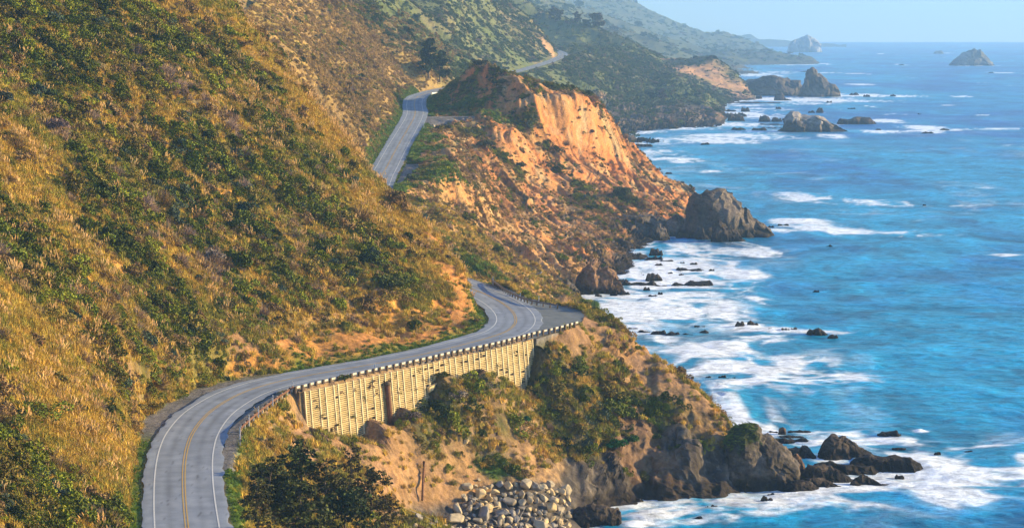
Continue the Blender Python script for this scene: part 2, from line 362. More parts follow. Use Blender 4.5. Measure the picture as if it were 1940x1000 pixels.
# wall zone: distance to wall line
def poly_field(X, Y, L, N, maxd):
    shp = X.shape; x = X.ravel(); y = Y.ravel()
    best = np.full(x.shape, 1e9); bi = np.zeros(x.shape, int)
    m = np.where((x > L[:, 0].min() - maxd) & (x < L[:, 0].max() + maxd) & (y > L[:, 1].min() - maxd) & (y < L[:, 1].max() + maxd))[0]
    for s in range(0, len(m), 20000):
        k = m[s:s + 20000]
        d = (x[k, None] - L[None, :, 0]) ** 2 + (y[k, None] - L[None, :, 1]) ** 2
        b = d.argmin(1); best[k] = d[np.arange(len(k)), b]; bi[k] = b
    o = (x - L[bi, 0]) * N[bi, 0] + (y - L[bi, 1]) * N[bi, 1]
    return o.reshape(shp), bi.reshape(shp), np.sqrt(best).reshape(shp)
wo, wi, wd = poly_field(TX, TY, WALL, WN, 30)
inner = (wi > 0) & (wi < len(WALL) - 1)

# large-scale relief noise (metres), faded at roads
slope_y = np.abs(np.gradient(TZ, axis=0) / (np.gradient(TY, axis=0) + 1e-9))
keep = sstep(0.5, 7, aoff)
far = np.clip(TY / 400, 1, 8)
lowz = sstep(-1, 4, TZ)
# rills run down the fall line (towards the sea, +x)
wx, wy = TX + 3 * fbm(TX / 15, TY / 15, 2, 3), TY + 4 * fbm(TX / 18, TY / 18, 2, 5)
n_big = fbm(TX / 30, TY / 30, 3, 11) * 2.2
gull = ridged(wx / 46, wy / 15, 3, 21)
rill = ridged(wx / 22, wy / 5.2, 3, 41)
zA = (TY < 640)                                   # near hillside
zG = sstep(540, 580, TY) * (1 - sstep(1100, 1140, TY)) * sstep(-32, -18, TX)    # the orange cliff
zH = sstep(325, 340, TY) * (1 - sstep(440, 455, TY)) * sstep(-18, -4, TX)
zF = sstep(1150, 1400, TY)
uphill = (off < 0)
fa, fb = .91, -.41
fu = np.where(zA, wx * fa + wy * fb, wx); fv = np.where(zA, -wx * fb + wy * fa, wy)      # down the slope, along the slope
gull = ridged(fu / 50, fv / 14, 3, 21)
gu, gv = wx * .35 - wy * .94, wx * .94 + wy * .35
rill = np.where(zA, ridged(fu / 22, fv / 5.2, 3, 41), ridged(gu / 46, gv / 5.0, 3, 41))
relief = n_big * .5 + gull * np.where(uphill, 1.6, .8) + rill * (.3 + zG * 1.7) + zG * ridged(gu / 24, gv / 2.1, 2, 43) * .5
# promontory: fall line towards the camera
relief = relief * (1 - zH) + zH * (fbm(TX / 9, TY / 16, 4, 61) * 1.3 + ridged(TX / 5, TY / 14, 3, 71) * .5)
relief = relief + zF * (fbm(TX / 70, TY / 90, 4, 81) * 5 + ridged(wx / 160, wy / 60, 3, 91) * 5 - 2)
relief += fbm(TX / 5, TY / 5, 3, 101) * .35 + fbm(TX / 1.7, TY / 1.7, 3, 111) * .14
isBz = sstep(640, 760, TY) * (1 - sstep(1500, 1700, TY)) * uphill
relief = relief + isBz * (ridged(wx / 60, wy / 38, 3, 45) * 4 + ridged(wx / 20, wy / 9, 2, 47) * 1.2)
relief = relief + zG * ridged(gu / 90, gv / 17, 3, 49) * 2.4
TZ = TZ + relief * keep * lowz * np.clip(aoff / 14, np.where((off > 0) & (TY < 400), .3, .2), 1)
# road bench
bench = rz - .22
xw = np.where(off < 0, 3.2 * sstep(282, 300, TY) * (1 - sstep(335, 352, TY)) + 1.2 * (TY < 1100), 1.6 * sstep(268, 285, TY) * (1 - sstep(440, 470, TY)))
mR = 1 - sstep(.2, 2.2, aoff - xw)
TZ = np.where(aoff - xw < 2.2, TZ * (1 - mR) + bench * mR, TZ)
# turnout flat
def inpoly(X, Y, poly):
    r = np.zeros(X.shape, bool); n = len(poly)
    m = (X > min(p[0] for p in poly)) & (X < max(p[0] for p in poly)) & (Y > min(p[1] for p in poly)) & (Y < max(p[1] for p in poly))
    x = X[m]; y = Y[m]; q = np.zeros(x.shape, bool)
    for i in range(n):
        x1, y1 = poly[i][:2]; x2, y2 = poly[(i + 1) % n][:2]
        c = ((y1 > y) != (y2 > y)) & (x < (x2 - x1) * (y - y1) / (y2 - y1 + 1e-12) + x1)
        q ^= c
    r[m] = q
    return r
TURN1 = [Q(a, b, z=34.0) for a, b in [(1000, 638), (1045, 626), (1085, 616), (1103, 605), (1107, 596), (1097, 586), (1068, 580), (1035, 573), (1003, 564), (975, 552), (950, 541), (950, 600)]]
TURN2 = [Q(a, b, z=c) for a, b, c in [(800, 229, 50.2), (812, 212, 51.2), (870, 214, 51), (935, 218, 50.4), (935, 220, 50.3), (880, 227, 50), (850, 233, 49.6), (818, 236, 49.5)]]
TURN3 = [Q(a, b, z=c) for a, b, c in [(750, 345, 40.2), (772, 300, 43), (800, 305, 43), (806, 312, 42.5), (780, 330, 41.3), (760, 350, 40)]]
t1 = inpoly(TX, TY, TURN1); TZ = np.where(t1, rz - .35, TZ)
for tp in (TURN2, TURN3):
    m = inpoly(TX, TY, tp); zt = np.mean([p[2] for p in tp]); TZ = np.where(m, np.minimum(TZ, zt), TZ)
# ground against the wall
foot = WFZ[wi]; depth = WALL[wi, 2] - foot
batt = depth * .1
infront = inner & (wo > 0.0) & (wd < 14)
wgt = 1 - sstep(batt + 1.0, batt + 9, wo)
TZ = np.where(infront, TZ * (1 - wgt) + (foot - .02 * (wo)) * wgt, TZ)
behind = inner & (wo <= 0) & (wo > -1.6)
TZ = np.where(behind, WALL[wi, 2] - .35, TZ)
# step hidden behind the wall face
stepm = inner & (wo > -.45) & (wo <= 0.0)
TZ = np.where(inner & (wo > -.45) & (wd < 14) & (wo <= .0), WALL[wi, 2] - .4, TZ)

# normals-based masks
def gradz(X, Y, Z):
    dr = [np.gradient(a, axis=0) for a in (X, Y, Z)]; dc = [np.gradient(a, axis=1) for a in (X, Y, Z)]
    n = np.stack([dr[1] * dc[2] - dr[2] * dc[1], dr[2] * dc[0] - dr[0] * dc[2], dr[0] * dc[1] - dr[1] * dc[0]], -1)
    n /= np.linalg.norm(n, axis=-1)[..., None] + 1e-12
    n *= np.where(n[..., 2:3] < 0, -1, 1)
    return n
print('terrain arrays', round(time.time() - T0, 1))

# visible point picker on the terrain grid
PYg = proj(TX, TY, TZ)[1]
RUNMIN = np.minimum.accumulate(PYg, axis=0)
def pick(px, py):
    c = int(round((px - cpx[0]) / (cpx[-1] - cpx[0]) * (NCOL - 1))); c = min(max(c, 0), NCOL - 1)
    r = int(np.argmax(RUNMIN[:, c] <= py))
    return np.array([TX[r, c], TY[r, c], TZ[r, c]])
# ------------------------------------------------------------------ colour zones of the ground
N3 = gradz(TX, TY, TZ)
steep = 1 - N3[..., 2]
def blobs(lst):
    """soft patches round places on the slope: (px, py, radius in metres, weight)"""
    r = np.zeros(TX.shape, np.float32)
    jx = 4 * fbm(fu / 14, fv / 4, 3, 301); jy = 5 * fbm(fu / 14, fv / 4, 3, 303)
    for b in lst:
        p = pick(b[0], b[1]); R = b[2]; w = b[3] if len(b) > 3 else 1
        c0 = int(np.searchsorted(cpx, b[0] - R * 3 * F / p[1])); c1 = int(np.searchsorted(cpx, b[0] + R * 3 * F / p[1])) + 1
        sl = (slice(None), slice(max(0, c0), c1))
        s = min(1, R / 6)
        ddx = TX[sl] + jx[sl] * s - p[0]; ddy = TY[sl] + jy[sl] * s - p[1]; zz_ = TZ[sl] - p[2]
        if p[1] < 640 and R >= 3: du = ddx * .91 - ddy * .41; dv = ddx * .41 + ddy * .91; d2 = (du ** 2 * .45 + dv ** 2 * 1.1 + zz_ ** 2 * .5) / R ** 2
        else: d2 = (ddx ** 2 + ddy ** 2 * .6 + zz_ ** 2) / R ** 2
        r[sl] = np.maximum(r[sl], w * np.exp(-d2 * 1.1))
    return r
def mixc(c, col, m):
    m = np.clip(m, 0, 1)[..., None]
    return c * (1 - m) + np.array(col, np.float32) * m
x, y, z = TX, TY, TZ
lf = fbm(x / 22, y / 22, 3, 401); mf = fbm(x / 7, y / 7, 3, 411); hf = fbm(x / 2.2, y / 2.2, 3, 421)
lf = np.where(zA & (off < 0), fbm(fu / 40, fv / 13, 3, 403), lf); mf = np.where(zA & (off < 0), fbm(fu / 16, fv / 4.2, 3, 413), mf); hf = np.where(zA & (off < 0), fbm(fu / 4, fv / 1.5, 3, 423), hf); vf = fbm(x / .8, y / .8, 2, 431)
GREEN = [(60, 40, 16), (200, 50, 15), (330, 80, 12), (440, 110, 8), (120, 120, 9), (20, 430, 11), (60, 520, 9), (110, 200, 5), (220, 380, 8), (300, 330, 9), (400, 300, 8), (380, 255, 6), (520, 330, 8), (590, 390, 8),
         (660, 430, 8), (720, 500, 7), (700, 540, 6), (480, 430, 7), (560, 560, 6), (620, 500, 6), (250, 640, 6), (320, 600, 6), (50, 900, 8), (60, 960, 8), (160, 970, 6), (230, 470, 6), (400, 480, 6), (450, 400, 5), (620, 320, 6), (540, 280, 5), (690, 470, 5), (450, 560, 5), (190, 700, 4), (500, 180, 6, .6)]
GOLD = [(600, 130, 14), (520, 60, 10), (640, 250, 10), (720, 200, 9), (790, 120, 14), (700, 80, 16), (820, 560, 6), (860, 590, 6), (60, 330, 6), (130, 560, 6), (100, 780, 9), (130, 860, 7), (220, 570, 6), (480, 210, 7), (560, 230, 9), (640, 290, 8), (700, 350, 6), (60, 730, 6), (330, 230, 5), (760, 410, 5), (850, 470, 5), (80, 250, 5), (500, 520, 5), (350, 560, 5)]
SOIL = [(212, 505, 2.2), (225, 530, 1.5), (760, 600, 4), (720, 640, 4), (845, 620, 5), (800, 650, 4), (640, 660, 3), (690, 585, 2.5), (560, 680, 2.5), (465, 45, 1.6), (425, 365, 2), (445, 705, 1.6), (140, 610, 2), (480, 690, 2), (880, 560, 3), (880, 600, 3), (600, 620, 2, .6), (20, 95, 2), (680, 120, 3, .7), (640, 60, 3, .7), (720, 260, 4, .6), (870, 530, 3)]
MAUVE = [(100, 250, 4), (260, 380, 4), (395, 490, 3.5), (500, 620, 5), (290, 650, 5), (470, 650, 4), (180, 780, 5), (650, 610, 4), (560, 640, 4), (150, 690, 5), (350, 180, 5), (440, 240, 5), (240, 860, 4), (100, 640, 5), (560, 480, 4), (320, 480, 4)]
SOIL = [(q[0], q[1], q[2] * (1.5 if q[1] > 520 and q[0] > 550 else 1.0)) + tuple(q[3:]) for q in SOIL] + [(800, 610, 5), (745, 575, 3), (700, 660, 4), (860, 580, 5), (590, 660, 3), (530, 700, 2.5), (820, 580, 4, .8)]
mg, mo, ms, mm = blobs([(q[0], q[1], q[2] * .92) for q in GREEN]), blobs(GOLD), blobs(SOIL), blobs(MAUVE)
mg = mg * (1 - .9 * np.clip(ms * 1.3, 0, 1))
up = (off < 0) | (off > 500)
Amask = (x < 30) & (y < 640) & (((off < 0) & (np.abs(off) < 900)) | (x < -46 - 0 * y))
Amask = Amask & (off < 0)
# --- base: dry hillside
c = np.zeros(x.shape + (3,), np.float32) + np.array((.25, .155, .06), np.float32)
c = mixc(c, (.33, .21, .065), sstep(-.3, .6, mf + mo))
c = mixc(c, (.19, .12, .07), sstep(.1, .7, hf - mo * .6))
c = mixc(c, (.16, .16, .04), sstep(.1, .8, lf + .5 * mf) * .6)
c = mixc(c, (.42, .29, .07), mo * .5)
c = mixc(c, (.40, .275, .08), ((y > 640) & (off < 0)) * .45 * (.7 + .5 * mf))
c = mixc(c, (.19, .13, .10), mm * .7)
c = mixc(c, (.055, .065, .018), np.clip(mg * 1.1, 0, 1) * .9)
c = mixc(c, (.48, .24, .06), np.clip(ms * 1.9 - .2 + hf * .25, 0, 1))
# raw cut banks along the uphill roadside
cutb = sstep(.5, 1.5, aoff) * (1 - sstep(4.5, 11, aoff + 4 * mf)) * (off < 0) * (y < 480) * sstep(338, 352, y)
c = mixc(c, (.44, .19, .06), cutb * (.75 + .4 * hf))
# --- the orange headland
Gm = ((y > 480) & (y < 1150) & (off > 0) & (x > -60))
g = np.zeros_like(c) + np.array((.43, .22, .08), np.float32)
strk = fbm(gu / 26, gv / 2.2, 3, 441)
g = mixc(g, (.50, .19, .06), sstep(-.4, .5, lf + strk * .5 + sstep(760, 950, y) * .5))
g = mixc(g, (.40, .27, .13), sstep(.0, .6, mf - strk * .4))
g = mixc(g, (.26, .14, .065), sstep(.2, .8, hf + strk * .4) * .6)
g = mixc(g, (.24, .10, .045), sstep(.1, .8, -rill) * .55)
g = mixc(g, (.42, .28, .11), (1 - sstep(640, 800, y)) * .5); g = mixc(g, (.20, .16, .06), sstep(.25, .7, lf - .3 * strk) * .5)
OR2 = blobs([(1050, 340, 11), (1000, 350, 8), (1005, 440, 7), (1060, 430, 8), (1120, 330, 10), (1150, 280, 11), (945, 450, 5), (1100, 480, 5), (1200, 360, 11), (1160, 350, 9), (1050, 500, 5), (960, 380, 5), (1060, 210, 12), (1100, 250, 14), (1010, 195, 6), (1180, 320, 14), (1240, 370, 10), (990, 300, 7), (1030, 380, 7), (1100, 420, 6), (960, 265, 5), (830, 265, 4), (930, 340, 5), (870, 350, 4)])
g = mixc(g, (.52, .235, .075), OR2 * (.45 + .45 * strk)); g = mixc(g, (.56, .17, .045), OR2 * sstep(.1, .7, lf + .4 * mf) * .7); g = mixc(g, (.44, .32, .18), OR2 * sstep(.35, .8, hf - .3 * strk) * .6)
V2 = blobs([(900, 258, 5), (940, 295, 4.5), (975, 325, 4), (870, 245, 4), (1120, 400, 6), (1095, 350, 5), (1185, 375, 5), (1110, 380, 4), (1060, 320, 4, .7), (800, 415, 4, .7), (780, 380, 4, .6), (890, 425, 3, .6), (1000, 230, 5), (1040, 285, 4, .6), (980, 230, 4), (935, 185, 3.5)])
mesa = (y > 965) & (y < 1150) & (x < 48) & (x > -30) & (z > 45.5)
topveg = mesa * sstep(48, 54, z + 2 * mf) * .7 * sstep(-.15, .4, mf + .7 * lf + .3 * sstep(985, 1010, y))
g = mixc(g, (.08, .075, .025), np.clip(V2 * 1.2 + topveg, 0, 1) * .85)
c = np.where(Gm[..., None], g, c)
# --- foreground promontory and slope under the wall
Hm = (y < 480) & (off > 0)
h = np.zeros_like(c) + np.array((.25, .165, .09), np.float32)
h = mixc(h, (.36, .22, .10), sstep(-.2, .5, mf))
h = mixc(h, (.15, .10, .065), sstep(.0, .7, hf))
SL2 = blobs([(1150, 640, 5), (1100, 640, 5), (1210, 690, 5), (1280, 750, 5), (760, 860, 5), (720, 880, 4), (800, 930, 5), (940, 775, 2.5), (870, 900, 4), (700, 900, 4), (560, 820, 3), (970, 830, 3), (1000, 860, 3), (1340, 800, 3), (640, 850, 3), (930, 640, 2), (1380, 840, 2), (1120, 625, 4), (1180, 660, 5), (1250, 725, 5), (1310, 770, 4), (740, 900, 5), (780, 890, 5), (830, 960, 4), (850, 930, 4), (720, 840, 3), (1070, 640, 3), (560, 850, 3), (700, 950, 4)])
h = mixc(h, (.31, .175, .08), SL2 * (.9 + .4 * hf)); h = mixc(h, (.22, .13, .08), SL2 * sstep(-.1, .6, fbm(x / 1.6, (y + z) / 5, 3, 533)) * .8)
V3 = blobs([(1050, 700, 6), (1100, 760, 8), (1180, 790, 8), (1250, 800, 6), (1300, 810, 5), (1320, 840, 4), (1130, 840, 6), (1200, 830, 5), (1010, 740, 4), (840, 750, 3), (905, 730, 2.5), (860, 800, 5), (920, 890, 3), (1180, 610, 2.5), (1230, 660, 2), (800, 830, 3), (1040, 800, 3), (955, 800, 3), (820, 790, 3)])
h = mixc(h, (.06, .07, .022), V3 * .9)
c = np.where(Hm[..., None], h, c)
# --- green hillsides over the far road and the long coast
Fm = sstep(1160, 1300, y)
f_ = np.zeros_like(c) + np.array((.12, .13, .05), np.float32)
f2 = fbm(x / 60, y / 90, 4, 501); f3 = fbm(x / 14, y / 20, 3, 511)
f_ = mixc(f_, (.19, .15, .07), sstep(.0, .6, f2))
f_ = mixc(f_, (.05, .065, .025), sstep(.0, .6, f3))
f_ = mixc(f_, (.10, .13, .035), sstep(.2, .7, -f2 + .4 * f3) * .6)
SOF = blobs([(1035, 95, 16), (1255, 112, 22), (1268, 128, 20), (1290, 135, 25), (1320, 140, 30), (1350, 150, 32), (1380, 165, 30), (1405, 180, 25), (1400, 165, 25), (1340, 130, 25), (1222, 95, 12, .8), (1140, 185, 10), (1170, 200, 8), (1265, 222, 14, .7), (1300, 228, 12, .7), (1195, 225, 10, .6), (1020, 92, 10, .5), (1335, 192, 8, .7)])
f_ = mixc(f_, (.44, .25, .13), np.clip(SOF * 1.3 - .1 + .3 * f3, 0, 1))
rkF = (1 - sstep(9, 22, z + 5 * f3)) * (y < 2100)
f_ = mixc(f_, (.13, .095, .07), rkF)
farm = sstep(4000, 4600, y)
f_ = mixc(f_, (.09, .10, .06), farm * .8)
c = c * (1 - Fm[..., None]) + f_ * Fm[..., None]
# --- rock near the sea
rz_ = np.where(y < 480, 8.5, np.where(y < 1150, 3.6, 5.0)) + 3.2 * mf + 2 * lf
rock = 1 - sstep(rz_ - 1.5, rz_ + 1.5, z)
rock = np.where((y < 480) & (x < 9), (1 - sstep(3, 5, z)) * 0, rock)
rock = np.where((y < 470) & (x >= 4) & (x < 12), rock * sstep(4, 10, x + 2 * mf), rock)
rock = np.where((y < 480) & (x < 9), rock * 0, rock)
rock = np.where(y > 2300, rock * .5, rock)
rockn = ridged(wx / 3, wy / 5, 3, 521)
rc_ = np.zeros_like(c) + np.array((.062, .050, .042), np.float32)
rc_ = mixc(rc_, (.13, .105, .083), sstep(.1, .8, rockn + .4 * mf))
rc_ = mixc(rc_, (.05, .042, .038), sstep(.1, .7, -rockn + .3 * hf))
seams = ridged((x + .6 * z) / 1.1, (y * .5 + z * 1.2) / 2.4, 3, 527)
rc_ = mixc(rc_, (.022, .018, .016), sstep(.3, .8, -seams) * .8); rc_ = mixc(rc_, (.20, .17, .14), sstep(.55, .9, seams) * .5)
rc_ = mixc(rc_, (.22, .12, .06), sstep(.35, .8, lf + mf * .5) * .6)
c = c * (1 - rock[..., None]) + rc_ * rock[..., None]
wet = (1 - sstep(1.2, 3.2, z + .8 * hf)) * (y < 2600)
c = mixc(c, (.028, .022, .018), wet * .9)
# beach of cobbles below the boulders
beach = (y < 400) & (x < 14) & (z < 8) & (off > 6)
bw_ = (beach * (1 - sstep(10, 14, x + 1.5 * mf)) * (1 - sstep(5.5, 7.8, z + .8 * mf)))[..., None]
c = c * (1 - bw_) + bw_ * (mixc(np.zeros_like(c) + np.array((.12, .10, .085), np.float32), (.05, .043, .038), sstep(-.3, .5, hf)))
# verges: green grass strips by the road
verge = sstep(-.3, .6, aoff) * (1 - sstep(1.8, 4.5, aoff + 1.2 * mf)) * (y < 1150)
vgreen = np.where(off < 0, 1.0, np.where(y < 300, 1.5, np.where(y < 430, 0, .8)))
c = mixc(c, (.085, .13, .02), verge * vgreen * (.8 + .3 * hf))
GR = blobs([(440, 880, 3), (450, 930, 3), (520, 812, 1.6), (900, 505, 4), (935, 518, 4), (880, 498, 4), (870, 205, 9), (900, 215, 7), (830, 195, 8), (935, 222, 5), (800, 265, 6), (795, 285, 6), (815, 305, 6), (840, 315, 6), (770, 340, 6), (755, 355, 5), (1120, 582, 2.2), (1130, 592, 1.6), (930, 895, 2), (910, 885, 1.6), (240, 900, 2.5), (260, 820, 2.5), (290, 770, 2.5), (325, 735, 2.5), (250, 960, 2.5), (840, 330, 4), (740, 250, 6), (730, 280, 6), (755, 195, 5), (760, 175, 4)])
c = mixc(c, (.10, .16, .02), np.clip(GR * 1.4 - .25 + .2 * hf, 0, 1))
YF = blobs([(250, 800, 2, .8), (215, 850, 2, .6), (270, 745, 2, .8), (355, 720, 1.2), (700, 275, 4, .7), (715, 235, 4, .5), (830, 318, 4, .8), (325, 760, 1, .6)])
c = mixc(c, (.34, .32, .03), YF * (.5 + .5 * hf))
# gravel shoulders and turnouts
grav = np.where((off < 0) & (y > 285) & (y < 345) & (aoff < 4.2), 1, 0) * (1 - sstep(2.6, 4.2, aoff + .6 * mf)) * sstep(283, 300, y) * (1 - sstep(335, 350, y)) + t1 * 1.0
for tp in (TURN2, TURN3): grav = np.maximum(grav, inpoly(TX, TY, tp))
grav = np.maximum(grav, ((off > 0) & (aoff < 2.6) & (y > 270) & (y < 470)) * (1 - sstep(1.2, 2.6, aoff))) * (TZ > rz - .8)
c = mixc(c, (.17, .155, .145), grav)
c = mixc(c, (.11, .105, .10), (grav > .5) * sstep(0, .6, mf) * .6)
c *= (1 + .22 * vf + .12 * hf)[..., None]
c = np.clip(c, .004, .8)
print('colours', round(time.time() - T0, 1))
# rough rock faces: push the surface about in three dimensions
rkm = np.clip(rock + (steep > .45) * .5, 0, 1) * sstep(1, 5, aoff) * np.where(y > 1150, 2.5, 1)
rkm = rkm * np.where((y > 560) & (y < 1150) & (rock < .5), .3, 1)
rkm = np.where(inner & (wd < 9), 0, rkm) * (1 - .8 * (1 - sstep(395, 405, y)) * (1 - sstep(10, 17, x)))
dd = fbm3(x / 4.5, y / 6, z / 4.5, 3, 601) * 1.2 + (1 - 2 * np.abs(vnoise3(x / 1.9, y / 2.6, z / 1.9, 611))) * .5 + ridged((x + .5 * z) / 2.8, (y * .5 + z * .6) / 2.8, 3, 613) * .6
soft = fbm3(x / 2.5, y / 3, z / 2.5, 2, 621) * .25 * sstep(2, 6, aoff) * ~(inner & (wd < 9))
MX = TX + N3[..., 0] * (dd * rkm + soft); MY = TY + N3[..., 1] * (dd * rkm + soft); MZ = TZ + N3[..., 2] * (dd * rkm + soft)

# ------------------------------------------------------------------ materials
def new_mat(name, rough=.9, spec=.2):
    m = bpy.data.materials.new(name); m.use_nodes = True
    nt = m.node_tree; b = nt.nodes['Principled BSDF']
    b.inputs['Roughness'].default_value = rough; b.inputs['Specular IOR Level'].default_value = spec
    return m, nt, b
def node(nt, t, **k):
    n = nt.nodes.new(t)
    for a, v in k.items():
        if a.startswith('i_'): n.inputs[a[2:].replace('_', ' ')].default_value = v
        else: setattr(n, a, v)
    return n
def noisy(name, c1, c2, scale=3, rough=.9, bump=.3, dist=.05, spec=.2, detail=5, stretch=(1, 1, 1)):
    m, nt, b = new_mat(name, rough, spec)
    tc = node(nt, 'ShaderNodeTexCoord'); mp = node(nt, 'ShaderNodeMapping'); mp.inputs['Scale'].default_value = stretch
    nz = node(nt, 'ShaderNodeTexNoise', i_Scale=scale, i_Detail=detail, i_Roughness=.65)
    nt.links.new(tc.outputs['Object'], mp.inputs[0]); nt.links.new(mp.outputs[0], nz.inputs['Vector'])
    r = node(nt, 'ShaderNodeValToRGB'); r.color_ramp.elements[0].position = .3; r.color_ramp.elements[1].position = .7
    r.color_ramp.elements[0].color = (*c1, 1); r.color_ramp.elements[1].color = (*c2, 1)
    nt.links.new(nz.outputs['Fac'], r.inputs[0]); nt.links.new(r.outputs[0], b.inputs['Base Color'])
    if bump:
        bp = node(nt, 'ShaderNodeBump', i_Strength=bump, i_Distance=dist)
        nt.links.new(nz.outputs['Fac'], bp.inputs['Height']); nt.links.new(bp.outputs[0], b.inputs['Normal'])
    return m
def attr_mat(name, rough=.95, n1=1.2, n2=7, bump=.6, dist=.25, lo=.7, hi=1.3):
    m, nt, b = new_mat(name, rough, .1)
    at = node(nt, 'ShaderNodeAttribute', attribute_name='Col'); tc = node(nt, 'ShaderNodeTexCoord')
    a = node(nt, 'ShaderNodeTexNoise', i_Scale=n1, i_Detail=6, i_Roughness=.7)
    nt.links.new(tc.outputs['Object'], a.inputs['Vector'])
    mr = node(nt, 'ShaderNodeMapRange'); mr.inputs['From Min'].default_value = .3; mr.inputs['From Max'].default_value = .7
    mr.inputs['To Min'].default_value = lo; mr.inputs['To Max'].default_value = hi
    nt.links.new(a.outputs['Fac'], mr.inputs['Value'])
    mx = node(nt, 'ShaderNodeVectorMath', operation='SCALE')
    nt.links.new(at.outputs['Color'], mx.inputs[0]); nt.links.new(mr.outputs[0], mx.inputs['Scale'])
    nt.links.new(mx.outputs[0], b.inputs['Base Color'])
    bp = node(nt, 'ShaderNodeBump', i_Strength=bump, i_Distance=dist)
    nt.links.new(a.outputs['Fac'], bp.inputs['Height']); nt.links.new(bp.outputs[0], b.inputs['Normal'])
    return m

def mesh_np(name, V, Fq, mat=None, col=None, smooth=True, parent=None):
    """Fq: (n,3) or (n,4) faces"""
    V = np.asarray(V, np.float32); Fq = np.asarray(Fq, np.int32); k = Fq.shape[1]
    me = bpy.data.meshes.new(name)
    me.vertices.add(len(V)); me.vertices.foreach_set('co', V.ravel())
    me.loops.add(len(Fq) * k); me.loops.foreach_set('vertex_index', Fq.ravel())
    me.polygons.add(len(Fq)); me.polygons.foreach_set('loop_start', np.arange(0, len(Fq) * k, k, dtype=np.int32))
    me.update(calc_edges=True)
    if col is not None:
        at = me.attributes.new('Col', 'FLOAT_COLOR', 'POINT')
        cc = np.ones((len(V), 4), np.float32); cc[:, :3] = col; at.data.foreach_set('color', cc.ravel())
    if smooth: me.shade_smooth()
    if mat: me.materials.append(mat)
    o = bpy.data.objects.new(name, me)
    if parent != 'nolink':
        COL.objects.link(o)
        if parent is not None: o.parent = parent
    return o
def grid_mesh(name, X, Y, Z, cull=None, mat=None, col=None, parent=None, smooth=True):
    nr, nc = X.shape
    idx = np.arange(nr * nc).reshape(nr, nc)
    q = np.stack([idx[:-1, :-1], idx[:-1, 1:], idx[1:, 1:], idx[1:, :-1]], -1).reshape(-1, 4)
    if cull is not None:
        q = q[~(cull[:-1, :-1] & cull[:-1, 1:] & cull[1:, 1:] & cull[1:, :-1]).reshape(-1)]
    used = np.zeros(nr * nc, bool); used[q.ravel()] = True
    remap = np.cumsum(used) - 1
    V = np.stack([X, Y, Z], -1).reshape(-1, 3)[used]
    return mesh_np(name, V, remap[q], mat, None if col is None else col.reshape(-1, 3)[used], smooth, parent)
def tag(o, label=None, cat=None, group=None, kind=None):
    if label: o['label'] = label
    if cat: o['category'] = cat
    if group: o['group'] = group
    if kind: o['kind'] = kind
    return o
def empty(name, loc, rz=0):
    o = bpy.data.objects.new(name, None); COL.objects.link(o); o.location = loc; o.rotation_euler = (0, 0, rz); o.empty_display_size = .3
    return o

M_ground = attr_mat('earth', .95, 1.2, 7, .9, .35, .62, 1.38)
tag(grid_mesh('ground', MX, MY, MZ, TZ < -1.5, M_ground, c), kind='structure')
print('ground', round(time.time() - T0, 1))

# ------------------------------------------------------------------ road
def strip(name, L, N, o0, o1, lift, mat, parent=None, i0=0, i1=None, n=2, col=None):
    i1 = len(L) if i1 is None else i1
    A = L[i0:i1]; Nn = N[i0:i1]
    o0 = np.broadcast_to(o0, (len(L),))[i0:i1]; o1 = np.broadcast_to(o1, (len(L),))[i0:i1]
    ts = np.linspace(0, 1, n)
    X = np.stack([A[:, 0] + Nn[:, 0] * (o0 + (o1 - o0) * t) for t in ts]); Y = np.stack([A[:, 1] + Nn[:, 1] * (o0 + (o1 - o0) * t) for t in ts])
    Z = np.stack([A[:, 2] + lift for t in ts])
    return grid_mesh(name, X, Y, Z, None, mat, None, parent)
m, nt, b = new_mat('asphalt', .85, .3)
M_asph = m
tc = node(nt, 'ShaderNodeTexCoord'); a1 = node(nt, 'ShaderNodeTexNoise', i_Scale=.35, i_Detail=6, i_Roughness=.6); a2 = node(nt, 'ShaderNodeTexNoise', i_Scale=6, i_Detail=4)
nt.links.new(tc.outputs['Object'], a1.inputs['Vector']); nt.links.new(tc.outputs['Object'], a2.inputs['Vector'])
r = node(nt, 'ShaderNodeValToRGB'); r.color_ramp.elements[0].position = .35; r.color_ramp.elements[1].position = .68
r.color_ramp.elements[0].color = (.150, .170, .205, 1); r.color_ramp.elements[1].color = (.215, .238, .275, 1)
nt.links.new(a1.outputs['Fac'], r.inputs[0])
at = node(nt, 'ShaderNodeAttribute', attribute_name='Col')
mx = node(nt, 'ShaderNodeMix', data_type='RGBA', blend_type='MULTIPLY'); mx.inputs[0].default_value = 1
nt.links.new(r.outputs[0], mx.inputs['A']); nt.links.new(at.outputs['Color'], mx.inputs['B']); nt.links.new(mx.outputs['Result'], b.inputs['Base Color'])
bp = node(nt, 'ShaderNodeBump', i_Strength=.4, i_Distance=.02); nt.links.new(a2.outputs['Fac'], bp.inputs['Height']); nt.links.new(bp.outputs[0], b.inputs['Normal'])
